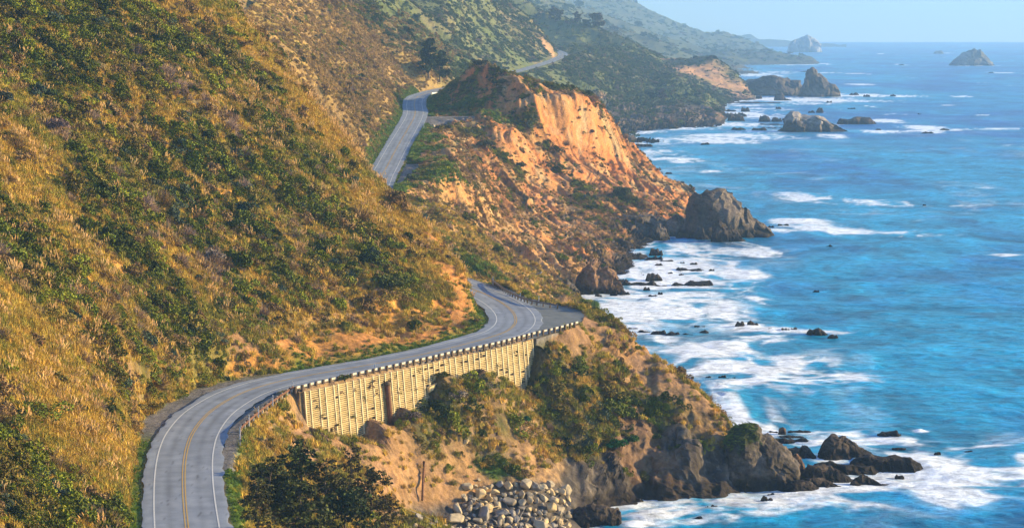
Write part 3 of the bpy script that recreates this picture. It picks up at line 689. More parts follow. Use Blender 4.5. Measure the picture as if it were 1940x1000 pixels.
# pavement with worn wheel tracks, patches and cracks
nl = 41
ts = np.linspace(-1, 1, nl)[:, None]
W_ = ROAD[None, :, 3]
o_ = ts * W_ + np.where(np.abs(ts) > .99, .25 * fbm(ROADS[None, :] / 3 + 0 * ts, ts * 9, 3, 701) * 1.0, 0)
RX = ROAD[None, :, 0] + RN[None, :, 0] * o_; RY = ROAD[None, :, 1] + RN[None, :, 1] * o_; RZ = ROAD[None, :, 2] + 0 * o_ - .02 * (np.abs(ts) > .99)
trk = sum(np.exp(-((np.abs(o_) - k) / .38) ** 2) for k in (.95, 2.75))
oil = np.exp(-((np.abs(o_) - 1.85) / .3) ** 2)
sh = fbm(ROADS[None, :] / 9 + 0 * o_, o_ / 1.5, 3, 711)
crack = (np.abs(fbm(ROADS[None, :] / 1.2 + 0 * o_, o_ / 1.2, 3, 721)) < .02) * (sh > .0)
patch = (vnoise(np.floor(ROADS[None, :] / 7) + 0 * o_ + .5, np.floor((o_ + 10) / 3.4) + .5, 731) > .72)
val = 1.06 + .14 * sh + .10 * trk - .16 * oil - .42 * crack - .2 * patch + .08 * (np.abs(o_) > 3.8)
rcol = np.stack([val * 1.0, val * 1.0, val * 1.0], -1)
road = grid_mesh('road', RX, RY, RZ, None, M_asph, np.clip(rcol, .2, 2)); tag(road, kind='structure')
M_white = noisy('line white', (.42, .42, .40), (.62, .62, .60), 4, .7, 0)
M_yell = noisy('line yellow', (.38, .245, .06), (.52, .34, .09), 4, .7, 0)
hwL = 3.65
strip('road_line', ROAD, RN, -hwL - .09, -hwL + .09, .02, M_white, road); strip('road_line', ROAD, RN, hwL - .09, hwL + .09, .02, M_white, road)
strip('road_line', ROAD, RN, -.24, -.09, .02, M_yell, road); strip('road_line', ROAD, RN, .09, .24, .02, M_yell, road)
# turnouts
M_grav = noisy('gravel', (.12, .115, .11), (.23, .21, .19), 1.1, .95, .5, .04)
def flat_poly(name, P3, mat, lift):
    me = bpy.data.meshes.new(name); me.from_pydata([(p[0], p[1], p[2] + lift) for p in P3], [], [list(range(len(P3)))]); me.materials.append(mat)
    o = bpy.data.objects.new(name, me); COL.objects.link(o); return o
def rdz(p): return ROAD[np.argmin((ROAD[:, 0] - p[0]) ** 2 + (ROAD[:, 1] - p[1]) ** 2), 2]
tag(flat_poly('road_turnout', [np.array([p[0], p[1], rdz(p) - .05]) for p in TURN1], noisy('turnout asphalt', (.10, .115, .12), (.17, .18, .18), .5, .9, .3, .02), 0.0), kind='structure')
# ------------------------------------------------------------------ sea
NSX, NSY = 760, 780
spx = np.linspace(-500, 2440, NSX); srow = np.linspace(1120, 81, NSY) ; srow[-1] = 80.2
_, s_ry, s_rz = ray(970, srow); sd = -ZC / s_rz * s_ry
near_rows = np.linspace(60, sd[0] * .98, 12)
sd = np.concatenate([near_rows, sd])
SX = sd[:, None] * ((spx - CX) / F)[None] * 1.0; SY = sd[:, None] + 0 * spx[None]
SX = np.where(SY < 300, SX * 300 / SY, SX)
srow_all = np.concatenate([np.full(12, 1121.), srow])
def sp(px, py):
    p = P(px, py, z=0); return p
wx2, wy2 = SX + 5 * fbm(SX / 30, SY / 60, 2, 801), SY + 14 * fbm(SX / 30, SY / 40, 2, 803)
foam = np.zeros(SX.shape, np.float32)
FOAM = [  # px, py, half width, half height (photo pixels), strength
 (1180, 600, 60, 28, .75), (1230, 575, 90, 30, .8), (1330, 590, 90, 30, .6), (1260, 530, 90, 40, .75), (1350, 520, 90, 30, .6), (1290, 480, 70, 22, .65), (1340, 470, 60, 14, .5), (1200, 610, 50, 18, .5),
 (1400, 512, 38, 9, 1.1), (1420, 476, 35, 7, 1.1), (1420, 560, 40, 10, .7), (1395, 545, 60, 22, .55), (1420, 460, 50, 7, .7),
 (1520, 425, 45, 11, 1.2), (1560, 438, 90, 7, 1.0), (1650, 441, 110, 5, .7), (1760, 449, 100, 3, .55), (1525, 372, 45, 9, 1.2), (1580, 380, 80, 5, .9), (1680, 385, 90, 3, .7), (1480, 440, 40, 8, .7), (1490, 380, 60, 14, .3), (1850, 355, 60, 2, .35), (1820, 385, 80, 2, .4),
 (1915, 484, 28, 4, 1.2), (1290, 303, 42, 5, 1.1), (1330, 265, 70, 6, .8), (1400, 258, 110, 5, .9), (1370, 268, 90, 4, .9), (1430, 250, 60, 4, .7), (1260, 290, 60, 10, .5), (1240, 270, 50, 10, .5), (1300, 320, 40, 6, .3), (1330, 325, 20, 3, .8), (1290, 350, 90, 12, .2), (1575, 258, 26, 4, 1.1), (1560, 236, 40, 3, .5),
 (1680, 229, 28, 3, 1.2), (1750, 242, 36, 4, 1.3), (1745, 250, 28, 2.5, 1.1), (1800, 246, 60, 2, .7), (1910, 245, 60, 2, .9), (1665, 250, 40, 2.5, .9), (1410, 215, 50, 5, .7), (1440, 222, 60, 5, .6), (1420, 237, 60, 4, .8), (1440, 206, 60, 2, .7), (1395, 232, 40, 6, .5),
 (1460, 188, 90, 4, 1.1), (1550, 189, 70, 4, 1.2), (1620, 181, 60, 3, 1.2), (1680, 182, 70, 2, .9), (1600, 190, 90, 3, .8), (1510, 196, 80, 2.5, .8), (1430, 200, 70, 2, .7), (1430, 142, 50, 3, 1.0), (1460, 137, 45, 2.5, .8), (1500, 122.5, 50, 1.2, 1.0), (1556, 121, 12, 1.5, 1.4), (1450, 122, 30, 1, .8), (1625, 140, 16, 1.2, 1.2), (1570, 138, 22, 1, 1), (1628, 160, 24, 1.3, 1.1), (1665, 102, 8, .8, 1.2), (1705, 123, 8, .8, 1), (1894, 138, 18, 1, 1.2), (1845, 125, 46, 1, .7), (1790, 101, 12, .6, .6),
 (1815, 183, 12, 1.3, 1), (1835, 183, 8, 1.3, 1), (1860, 219, 10, 1.2, 1), (1795, 200, 14, 1.2, .9), (1651, 202, 8, 1.2, .9), (1700, 217, 40, 1.2, .5), (1870, 260, 10, 1.5, .8),
 (1370, 655, 45, 9, 1.3), (1320, 665, 40, 16, 1.2), (1345, 690, 60, 20, 1.0), (1400, 700, 110, 24, 1.0), (1300, 700, 40, 20, .9), (1480, 690, 70, 18, .8), (1560, 720, 100, 16, .7), (1450, 735, 110, 20, .8), (1370, 740, 60, 20, .9), (1350, 775, 45, 26, 1.3), (1340, 755, 25, 18, 1.2), (1420, 770, 60, 14, .6), (1640, 730, 80, 12, .45), (1560, 690, 60, 10, .45), (1460, 655, 70, 8, .5), (1390, 650, 60, 7, .9), (1430, 640, 50, 4, .8),
 (1440, 626, 60, 6, .9), (1520, 632, 70, 4, 1.0), (1580, 634, 20, 5, .9), (1390, 618, 30, 6, .8), (1250, 640, 60, 10, .45), (1240, 650, 50, 30, .35), (1280, 660, 50, 14, .5), (1415, 648, 20, 5, .7),
 (1683, 792, 18, 4, 1.1), (1510, 800, 90, 14, .6), (1620, 815, 60, 12, .8), (1700, 835, 60, 14, .9), (1730, 870, 60, 22, 1.3), (1790, 890, 80, 25, 1.2), (1800, 935, 60, 16, 1.1), (1860, 880, 80, 22, .8), (1920, 900, 60, 30, .7), (1820, 830, 90, 10, .5), (1900, 860, 50, 8, .7),
 (1560, 950, 160, 22, .85), (1700, 930, 110, 24, .85), (1480, 960, 120, 20, .8), (1330, 975, 120, 16, .9), (1230, 975, 60, 16, 1.2), (1200, 995, 40, 12, 1.2), (1400, 990, 130, 20, .7), (1600, 990, 140, 20, .6), (1250, 960, 60, 8, 1.0), (1550, 850, 60, 20, .7), (1600, 880, 100, 16, .6), (1500, 830, 60, 16, .9), (1560, 830, 60, 10, .7), (1390, 950, 40, 8, 1.1), (1300, 1000, 150, 20, .55), (1820, 960, 120, 18, .6), (1640, 905, 60, 10, .7), (1900, 980, 60, 14, .35), (1460, 825, 50, 10, .8)]
for (a, b_, rx_, ry_, w_) in FOAM:
    p = sp(a, b_); q = sp(a, b_ - ry_ * .7); dy = abs(q[1] - p[1]) / .7; dx = rx_ / F * p[1]
    d2 = ((wx2 - p[0]) / dx) ** 2 + ((wy2 - p[1]) / dy) ** 2
    foam = np.maximum(foam, w_ * np.exp(-d2 * .85)) + .18 * w_ * np.exp(-d2 * .6)
# foam round the shore: where the land lies just in or near the water
bh = base_height(np.clip(SX, -1e5, 1e5), np.clip(SY, 151, 12000))
insx = (F * SX / SY + CX > PX0) & (F * SX / SY + CX < PX1) & (SY > 155)
shore = np.where(insx & (SY < 3200), sstep(-3.9, -1.3, bh + 1.3 * fbm(SX / 9, SY / 14, 3, 821)), 0)
foam = np.maximum(foam, shore * .85)
k_ = np.clip(sd / 400, 1, 12)[:, None]
cr = lambda s1, s2, sd_: fbm(wx2 / s1, wy2 / s2, 4, sd_)
lace = 1 - np.abs(cr(9, 11, 831)) * 2.1                   # long thin threads of foam
lace2 = 1 - np.abs(cr(26, 22, 841)) * 2.4
soft_ = cr(40, 60, 851)
sf = sstep(.28, .98, foam * (1.0 + .4 * soft_ + .35 * lace2) + .38 * (lace - .5) * sstep(.08, .5, foam))
white_caps = sstep(.80, .98, lace2 * .5 + cr(60, 60, 861) * .35 + .1) * .35 * sstep(800, 1800, SY)
thin = sstep(.3, 1.1, .5 * lace2 + .6 * soft_ + .25 * cr(120, 300, 871)) * .32 * (1 - sstep(900, 2400, SY))
sf = np.clip(np.maximum(sf, np.maximum(thin, white_caps)), 0, 1)
turq = np.clip(.5 + .7 * cr(90, 240, 881) + .35 * cr(22, 40, 883) + sstep(2200, 700, SY) * .45 + foam * .35, 0, 1.5)
dark_b = np.array((.002, .085, .28)); tq_b = np.array((.005, .225, .40)); 
scol = dark_b + (tq_b - dark_b) * np.clip(turq, 0, 1)[..., None]
scol = scol * (1 + .35 * cr(7, 9, 891) * (SY < 1500) + .25 * cr(18, 30, 893) + .16 * np.sin(wy2 / 9 + 2 * cr(60, 60, 901)) * np.clip(1 - SY / 2500, 0, 1))[..., None]
wh = np.array((.80, .84, .88)) * (1 - .12 * np.clip(cr(12, 14, 899), 0, 1))[..., None]
scol = scol * (1 - sf[..., None]) + wh * sf[..., None]
# swell, breakers and chop as real relief
SZ = .35 * np.sin(wy2 / 9 + 2 * cr(60, 60, 901)) * np.clip(1 - SY / 3000, 0, 1) + .28 * fbm(SX / 6, SY / 5, 3, 905) * np.clip(1 - SY / 2500, 0, 1)
SZ = SZ + sstep(.5, 1.8, foam) * .6 * np.clip(1 - SY / 3500, 0, 1)
SZ = np.where(shore > .5, np.minimum(SZ, .2), SZ)
m, nt, b = new_mat('sea water', .35, .22); M_sea = m
b.inputs['IOR'].default_value = 1.33
at = node(nt, 'ShaderNodeAttribute', attribute_name='Col'); tc = node(nt, 'ShaderNodeTexCoord')
mp = node(nt, 'ShaderNodeMapping'); mp.inputs['Scale'].default_value = (.30, .42, 1)
nz = node(nt, 'ShaderNodeTexNoise', i_Scale=1.0, i_Detail=7, i_Roughness=.72)
nt.links.new(tc.outputs['Object'], mp.inputs[0]); nt.links.new(mp.outputs[0], nz.inputs['Vector'])
mr = node(nt, 'ShaderNodeMapRange'); mr.inputs['From Min'].default_value = .3; mr.inputs['From Max'].default_value = .7; mr.inputs['To Min'].default_value = .42; mr.inputs['To Max'].default_value = 1.65
nt.links.new(nz.outputs['Fac'], mr.inputs['Value'])
mx = node(nt, 'ShaderNodeVectorMath', operation='SCALE'); nt.links.new(at.outputs['Color'], mx.inputs[0]); nt.links.new(mr.outputs[0], mx.inputs['Scale'])
nt.links.new(mx.outputs[0], b.inputs['Base Color'])
bp = node(nt, 'ShaderNodeBump', i_Strength=.8, i_Distance=.9); nt.links.new(nz.outputs['Fac'], bp.inputs['Height']); nt.links.new(bp.outputs[0], b.inputs['Normal'])
tag(grid_mesh('sea', SX, SY, SZ, None, M_sea, np.clip(scol, 0, .9)), kind='structure')
print('sea', round(time.time() - T0, 1))

# ------------------------------------------------------------------ vegetation sources
def quads_to(V, n): return np.arange(n * 4).reshape(n, 4)
def leaf_cards(cent, size, rg, up=.0, aspect=1.0):
    n = len(cent)
    d = rg.normal(size=(n, 3)); d[:, 2] += up; d /= np.linalg.norm(d, axis=1)[:, None]
    a = np.cross(d, rg.normal(size=(n, 3))); a /= np.linalg.norm(a, axis=1)[:, None]; b = np.cross(d, a)
    s = (size * rg.uniform(.6, 1.4, n))[:, None]
    a = a * s; b = b * s * aspect
    V = np.stack([cent - a * .5 - b * .5, cent + a * .5 - b * .3, cent + a * .35 + b * .5, cent - a * .4 + b * .4], 1)
    return V.reshape(-1, 3)
def tint_mat(name, base, var=.5, rough=.85, tr=0.0):
    m, nt, b = new_mat(name, rough, .15)
    a = node(nt, 'ShaderNodeAttribute', attribute_name='tint'); a.attribute_type = 'INSTANCER'
    l = node(nt, 'ShaderNodeAttribute', attribute_name='Col')
    mx = node(nt, 'ShaderNodeMix', data_type='RGBA', blend_type='MULTIPLY'); mx.inputs[0].default_value = 1
    nt.links.new(a.outputs['Color'], mx.inputs['A']); nt.links.new(l.outputs['Color'], mx.inputs['B'])
    nt.links.new(mx.outputs['Result'], b.inputs['Base Color'])
    return m
M_leaf = tint_mat('leaves', None); M_dry = tint_mat('dry stems', None)
def src_shrub(seed, n=300, flat=.75, size=.17):
    rg = np.random.default_rng(seed)
    # several lumps make an uneven outline
    k = 7; lc = rg.normal(size=(k, 3)) * (.42, .42, .18); lc[:, 2] = np.abs(lc[:, 2]) + .3; lr = rg.uniform(.28, .5, k)
    w = rg.integers(0, k, n); d = rg.normal(size=(n, 3)); d[:, 2] = np.where(d[:, 2] < -.3, -d[:, 2], d[:, 2]); d /= np.linalg.norm(d, axis=1)[:, None]
    cpt = lc[w] + d * (lr[w] * rg.uniform(.72, 1.05, n))[:, None]; cpt[:, 2] = np.maximum(cpt[:, 2], .02) * flat
    V = leaf_cards(cpt, size, rg, .5)
    col = np.repeat(rg.uniform(.55, 1.35, (n, 1)) * np.array([[1, 1, 1]]) * (1 + rg.normal(size=(n, 3)) * .07), 4, 0)
    return V, quads_to(V, n), col
def src_twigs(seed, n=150, spread=.9, w=.018):
    rg = np.random.default_rng(seed)
    a = rg.uniform(0, 2 * math.pi, n); t = rg.uniform(.15, 1.1, n) * spread
    b0 = np.stack([np.cos(a) * .12, np.sin(a) * .12, 0 * a], 1); r = rg.uniform(.6, 1.05, n)
    tip = b0 + np.stack([np.cos(a) * np.sin(t), np.sin(a) * np.sin(t), np.cos(t)], 1) * r[:, None]
    mid = (b0 + tip) / 2 + rg.normal(size=(n, 3)) * .06; 
    s = np.cross(tip - b0, rg.normal(size=(n, 3))); s /= np.linalg.norm(s, axis=1)[:, None]; s *= w
    V = np.stack([b0 + s, b0 - s, mid - s * .8, mid + s * .8, mid + s * .8, mid - s * .8, tip - s * .3, tip + s * .3], 1).reshape(-1, 3)
    col = np.repeat(rg.uniform(.6, 1.4, (n, 1)) * np.ones((1, 3)), 8, 0)
    return V, np.arange(n * 8).reshape(n * 2, 4), col
def src_grass(seed, n=60, w=.03, lean=.8):
    rg = np.random.default_rng(seed)
    a = rg.uniform(0, 2 * math.pi, n); b0 = np.stack([rg.normal(size=n) * .22, rg.normal(size=n) * .22, 0 * a], 1)
    t = np.abs(rg.normal(size=n)) * .35 * lean; L = rg.uniform(.45, 1.0, n)
    dirv = np.stack([np.cos(a), np.sin(a), 0 * a], 1)
    mid = b0 + dirv * (np.sin(t) * L * .5)[:, None]; mid[:, 2] = L * .6 * np.cos(t)
    tip = b0 + dirv * (np.sin(t * 2) * L)[:, None]; tip[:, 2] = L * np.cos(t * 1.9)
    s = np.cross(dirv, [0, 0, 1]) * w
    V = np.stack([b0 + s, b0 - s, mid - s * .8, mid + s * .8, mid + s * .8, mid - s * .8, tip - s * .2, tip + s * .2], 1).reshape(-1, 3)
    col = np.repeat(rg.uniform(.65, 1.35, (n, 1)) * np.ones((1, 3)), 8, 0)
    return V, np.arange(n * 8).reshape(n * 2, 4), col
def src_plumes(seed, n=8):
    rg = np.random.default_rng(seed)
    Vs = []; cs = []
    for i in range(n):
        a = rg.uniform(0, 6.28); t = abs(rg.normal()) * .28; L = rg.uniform(.75, 1.1)
        b0 = np.array([rg.normal() * .1, rg.normal() * .1, 0]); dv = np.array([math.cos(a) * math.sin(t), math.sin(a) * math.sin(t), math.cos(t)])
        for s in (np.array([1., 0, 0]), np.array([0, 1., 0])):
            w = .007
            Vs.append([b0 + s * w, b0 - s * w, b0 + dv * L * .75 - s * w, b0 + dv * L * .75 + s * w]); cs += [[.7, .6, .4]] * 4
            w = .036
            Vs.append([b0 + dv * L * .70 + s * w * .4, b0 + dv * L * .85 + s * w, b0 + dv * L, b0 + dv * L * .83 - s * w]); cs += [[1.25, 1.15, .95]] * 4
    V = np.array(Vs).reshape(-1, 3); return V, np.arange(len(V)).reshape(-1, 4), np.array(cs)
def make_sources(kind, fns, mat):
    cl = bpy.data.collections.new(kind + '_variants')
    for i, (V, q, col) in enumerate(fns):
        o = mesh_np(kind, V, q, mat, col, False, 'nolink'); cl.objects.link(o)
    return cl
def instancer(name, cl, pos, rot, scl, idx, tint, label):
    me = bpy.data.meshes.new(name); me.vertices.add(len(pos)); me.vertices.foreach_set('co', np.asarray(pos, np.float32).ravel())
    for an, ty, dat, key in (('rot', 'FLOAT_VECTOR', rot, 'vector'), ('scl', 'FLOAT_VECTOR', scl, 'vector'), ('tnt', 'FLOAT_VECTOR', tint, 'vector')):
        a = me.attributes.new(an, ty, 'POINT'); a.data.foreach_set(key, np.asarray(dat, np.float32).ravel())
    a = me.attributes.new('idx', 'INT', 'POINT'); a.data.foreach_set('value', np.asarray(idx, np.int32))
    o = bpy.data.objects.new(name, me); COL.objects.link(o)
    ng = bpy.data.node_groups.new(name + ' scatter', 'GeometryNodeTree')
    ng.interface.new_socket('Geometry', in_out='INPUT', socket_type='NodeSocketGeometry'); ng.interface.new_socket('Geometry', in_out='OUTPUT', socket_type='NodeSocketGeometry')
    gi = ng.nodes.new('NodeGroupInput'); go = ng.nodes.new('NodeGroupOutput')
    ci_ = ng.nodes.new('GeometryNodeCollectionInfo'); ci_.inputs['Collection'].default_value = cl
    ci_.inputs['Separate Children'].default_value = True; ci_.inputs['Reset Children'].default_value = True
    ip = ng.nodes.new('GeometryNodeInstanceOnPoints'); ip.inputs['Pick Instance'].default_value = True
    def na(n_, t):
        q = ng.nodes.new('GeometryNodeInputNamedAttribute'); q.data_type = t; q.inputs['Name'].default_value = n_; return q.outputs['Attribute']
    L = ng.links.new
    L(gi.outputs[0], ip.inputs['Points']); L(ci_.outputs[0], ip.inputs['Instance'])
    L(na('idx', 'INT'), ip.inputs['Instance Index'])
    e2r = ng.nodes.new('FunctionNodeEulerToRotation'); L(na('rot', 'FLOAT_VECTOR'), e2r.inputs[0]); L(e2r.outputs[0], ip.inputs['Rotation'])
    L(na('scl', 'FLOAT_VECTOR'), ip.inputs['Scale'])
    sa = ng.nodes.new('GeometryNodeStoreNamedAttribute'); sa.data_type = 'FLOAT_VECTOR'; sa.domain = 'INSTANCE'; sa.inputs['Name'].default_value = 'tint'
    L(ip.outputs[0], sa.inputs['Geometry']); L(na('tnt', 'FLOAT_VECTOR'), sa.inputs['Value']); L(sa.outputs[0], go.inputs[0])
    md = o.modifiers.new('scatter', 'NODES'); md.node_group = ng
    tag(o, label, name.replace('_', ' '), None, 'stuff')
    return o
# visible (or nearly) faces of the ground and their sizes
PYm = proj(MX, MY, MZ)[1]
RM = np.minimum.accumulate(PYm, axis=0)
vis = (PYm <= RM + 32) & (TZ > .5) & (PYm > -70) & (PYm < 1100) & (cpx[None, :] > -130)
ax = np.stack([np.gradient(MX, axis=0), np.gradient(MY, axis=0), np.gradient(MZ, axis=0)], -1)
bx_ = np.stack([np.gradient(MX, axis=1), np.gradient(MY, axis=1), np.gradient(MZ, axis=1)], -1)
AREA = np.linalg.norm(np.cross(ax, bx_), axis=-1)
def scatter(dens, n):
    w = (dens * AREA * vis).ravel(); cs = np.cumsum(w)
    k = np.searchsorted(cs, rng.uniform(0, cs[-1], n)); k = np.minimum(k, w.size - 1)
    r_, c_ = np.unravel_index(k, TX.shape)
    a = rng.uniform(-.5, .5, n); b2 = rng.uniform(-.5, .5, n)
    p = np.stack([MX[r_, c_] + ax[r_, c_, 0] * a + bx_[r_, c_, 0] * b2, MY[r_, c_] + ax[r_, c_, 1] * a + bx_[r_, c_, 1] * b2, MZ[r_, c_] + ax[r_, c_, 2] * a + bx_[r_, c_, 2] * b2], 1)
    return p, r_, c_
clear = sstep(1.2, 3, aoff) * (grav < .3) * ~((wd < 3.2) | (inner & (wo > -3) & (wo < batt + .6))) * ~((t1) | beach | (blobs([(930, 960, 4), (990, 955, 5), (1040, 965, 4), (880, 985, 4)]) > .3))
slopeok = 1 - sstep(.72, .92, steep)
isA = (Amask & (y < 640)).astype(float); isB = ((y >= 640) & (y < 1700) & (off < 0) & ~(mesa)).astype(float) * (x < -38)
isG = Gm * 1.0; isH = Hm * 1.0; isF = Fm
zoneveg = np.clip(mg, 0, 1)
dz_n = sstep(-.1, .5, mf + .4 * lf)
pine_zone = blobs([(520, 900, 9), (600, 950, 9), (680, 960, 7), (480, 1000, 7)])
dsh = isA * (.07 + 2.4 * zoneveg + .45 * dz_n * (1 - ms) * (1 - .8 * mo)) + isH * (.05 + 1.0 * V3 + .30 * dz_n) * (1 - .93 * np.clip(SL2 * 1.3, 0, 1)) + isG * (.025 + 1.6 * V2 + .8 * topveg + .10 * dz_n + .06 * (1 - sstep(640, 760, y)) * dz_n) * (1 - .93 * OR2)
dsh = dsh * (1 - np.clip(cutb, 0, 1) * .9) * (1 - rock * .95) * clear * slopeok * (1 - np.clip(GR, 0, 1) * .85) * (z > 2) * (1 - .6 * beach)
src = make_sources('shrub', [src_shrub(1, 760, .75, .105), src_shrub(2, 760, .75, .10), src_shrub(3, 900, .6, .085), src_shrub(4, 640, .9, .115), src_twigs(5), src_twigs(6, 200, 1.1)], M_leaf)
def shrub_set(dens, n, smin, smax, pal_fn, name, label, far_=False):
    p, r_, c_ = scatter(dens, n)
    s = smin * (smax / smin) ** rng.beta(1.2, 2.2, n)
    s = np.minimum(s, np.clip(aoff[r_, c_] * .55, .25, 50))
    kind = rng.integers(0, 4, n)
    tint, kind = pal_fn(p, r_, c_, kind, n)
    nn_ = N3[r_, c_]; rot = np.stack([-nn_[:, 1] * .7 + rng.normal(size=n) * .2, nn_[:, 0] * .7 + rng.normal(size=n) * .2, rng.uniform(0, 6.28, n) * 0 + rng.normal(size=n) * .6], 1)
    scl = s[:, None] * np.stack([rng.uniform(.8, 1.25, n), rng.uniform(.8, 1.25, n), rng.uniform(.85, 1.5, n)], 1)
    p[:, 2] -= s * .08
    return p, rot, scl, kind, tint
def pal_near(p, r_, c_, kind, n):
    u = rng.uniform(0, 1, n); g_ = np.clip(mg + V3 + V2 + topveg, 0, 1)[r_, c_]; mv = mm[r_, c_]
    nzv = fbm(p[:, 0] / 9, p[:, 1] / 9, 2, 951)
    t = np.empty((n, 3)); dark = np.array((.045, .060, .012)); mid = np.array((.105, .125, .014)); br = np.array((.21, .225, .02)); olive = np.array((.18, .14, .03)); brown = np.array((.23, .145, .06)); mauve = np.array((.27, .185, .14)); blue = np.array((.07, .095, .06))
    t[:] = dark
    t = np.where((u > .35)[:, None], mid, t); t = np.where((u > .72 - .25 * nzv)[:, None], olive, t)
    bright = (u < .22 + .35 * nzv * g_); t = np.where(bright[:, None], br * .9, t)
    t = np.where(((u > .30) & (u < .35))[:, None], blue, t)
    inB = (p[:, 1] > 640) & (p[:, 0] < -38); t = np.where((inB & (u > .4))[:, None], np.array((.26, .19, .05)), t); mv = mv * ~inB
    isbr = rng.uniform(0, 1, n) > .45 + .85 * g_
    t = np.where(isbr[:, None], brown, t)
    ismv = rng.uniform(0, 1, n) < mv * .9 + .06 * (1 - g_)
    t = np.where(ismv[:, None], mauve, t); kind = np.where(ismv | (isbr & (rng.uniform(0, 1, n) < .35)), rng.integers(4, 6, n), kind)
    return t * rng.uniform(.7, 1.35, (n, 1)), kind
sets = [shrub_set(dsh * (y < 480), 10500, .45, 2.8, pal_near, '', ''), shrub_set(dsh * (y >= 480) , 6500, .5, 2.6, pal_near, '', '')]
dB = isB * (.25 + .6 * dz_n) * clear * (1 - .5 * mo)
sets.append(shrub_set(dB, 5200, .6, 2.6, pal_near, '', ''))
sets = [np.concatenate(q) for q in zip(*sets)]
instancer('shrubs', src, *sets, 'low green, brown and bare shrubs covering the dry hillsides')
def pal_far(p, r_, c_, kind, n):
    u = rng.uniform(0, 1, n)[:, None]
    t = np.where(u < .4, np.array((.05, .08, .028)), np.array((.10, .125, .035))); t = np.where(u > .8, np.array((.14, .12, .05)), t); t = np.where(u > .93, np.array((.18, .13, .09)), t)
    return t * rng.uniform(.6, 1.4, (n, 1)), kind
dF = Fm * (.25 + .9 * sstep(-.2, .5, f3 + f2 * .6)) * (1 - .93 * np.clip(SOF * 1.3, 0, 1)) * (1 - .85 * rkF) * sstep(1.5, 5, aoff) * (y < 3300)
a_ = shrub_set(dF, 26000, .9, 5.0, pal_far, '', '')
b_ = shrub_set(Fm * (y > 3300) * (y < 9500) * (z > 8), 2600, 5, 14, pal_far, '', '')
a_ = [np.concatenate(q) for q in zip(a_, b_)]
instancer('far_shrubs', src, *a_, 'dark green brush covering the hazy hillsides up the coast')
# dry grass, green grass and plumes
srcg = make_sources('grass_tuft', [src_grass(11), src_grass(12, 80, .022, 1.2), src_grass(13, 45, .035, .6)], M_dry)
dg = (isA * (.35 + 1.0 * mo + .5 * sstep(-.2, .6, -lf + mf)) * (1 - .75 * zoneveg) * (1 - ms * .9) + isH * .3 * (1 - V3 * .7) * (z > 6) * (1 - .92 * np.clip(SL2 * 1.4, 0, 1)) + isG * .16 * (y < 900) * (1 - .9 * np.clip(OR2 * 1.3, 0, 1))) * (1 - rock) * clear * (1 - .85 * cutb) * slopeok
p, r_, c_ = scatter(dg * (y < 640), 70000); n = len(p)
t = np.array((.52, .345, .065)) * rng.uniform(.6, 1.3, (n, 1)) * (1 + rng.normal(size=(n, 3)) * (.06, .05, .1)); gr_ = rng.uniform(0, 1, n) < np.clip(.3 + fbm(p[:, 0] / 14, p[:, 1] / 9, 2, 977) * .8, 0, .8); t[gr_] = np.array((.24, .22, .035)) * rng.uniform(.7, 1.3, (gr_.sum(), 1))
s = rng.uniform(.45, 1.25, n)
p2, r2, c2 = scatter((isB * (.5 + mo) + isG * .12 * (1 - np.clip(OR2 * 1.4, 0, 1))) * clear * slopeok * (1 - rock), 16000); n2 = len(p2); s2 = rng.uniform(.8, 1.7, n2); t2 = np.array((.36, .235, .08)) * rng.uniform(.6, 1.25, (n2, 1))
P_ = np.concatenate([p, p2]); S_ = np.concatenate([s, s2]); T_ = np.concatenate([t, t2]); N_ = n + n2
instancer('dry_grass', srcg, P_, np.stack([rng.normal(size=N_) * .2, rng.normal(size=N_) * .2, rng.uniform(0, 6.28, N_)], 1), np.stack([S_ * 1.2, S_ * 1.2, S_], 1), rng.integers(0, 3, N_), T_, 'golden dry grass tufts all over the sunlit hillside')
gg = (np.clip(GR, 0, 1) * 1.2 + verge * vgreen * .8) * (aoff > .15) * (grav < .3) * (y < 1160)
p, r_, c_ = scatter(gg, 15000); n = len(p); s = rng.uniform(.18, .5, n) * np.where(p[:, 1] > 560, 2.2, 1)
near_edge = np.clip(aoff[r_, c_], .1, 1.2); s = s * near_edge
t = np.array((.10, .165, .022)) * rng.uniform(.6, 1.4, (n, 1)); yl = rng.uniform(0, 1, n) < .08 + .5 * YF[r_, c_]; t[yl] = np.array((.36, .34, .03))
instancer('green_grass', srcg, p, np.stack([rng.normal(size=n) * .15, rng.normal(size=n) * .15, rng.uniform(0, 6.28, n)], 1), np.stack([s * 1.6, s * 1.6, s], 1), rng.integers(0, 3, n), t, 'fresh green grass along the road verges and banks')
srcp = make_sources('plume', [src_plumes(21), src_plumes(22, 5), src_plumes(23, 11)], M_dry)
dp = isA * (.02 + sstep(.05, .6, mf - .3 * lf) * (.3 + mo)) * clear * (1 - .6 * ms)
p, r_, c_ = scatter(dp * (y < 520), 2000); n = len(p); s = rng.uniform(1.2, 2.7, n)
t = np.array((.66, .48, .24)) * rng.uniform(.7, 1.2, (n, 1))
instancer('pampas_grass', srcp, p, np.stack([rng.normal(size=n) * .22, rng.normal(size=n) * .22, rng.uniform(0, 6.28, n)], 1), np.stack([s, s, s], 1), rng.integers(0, 3, n), t, 'pale feathery pampas plumes standing among the hillside brush')
print('vegetation', round(time.time() - T0, 1))
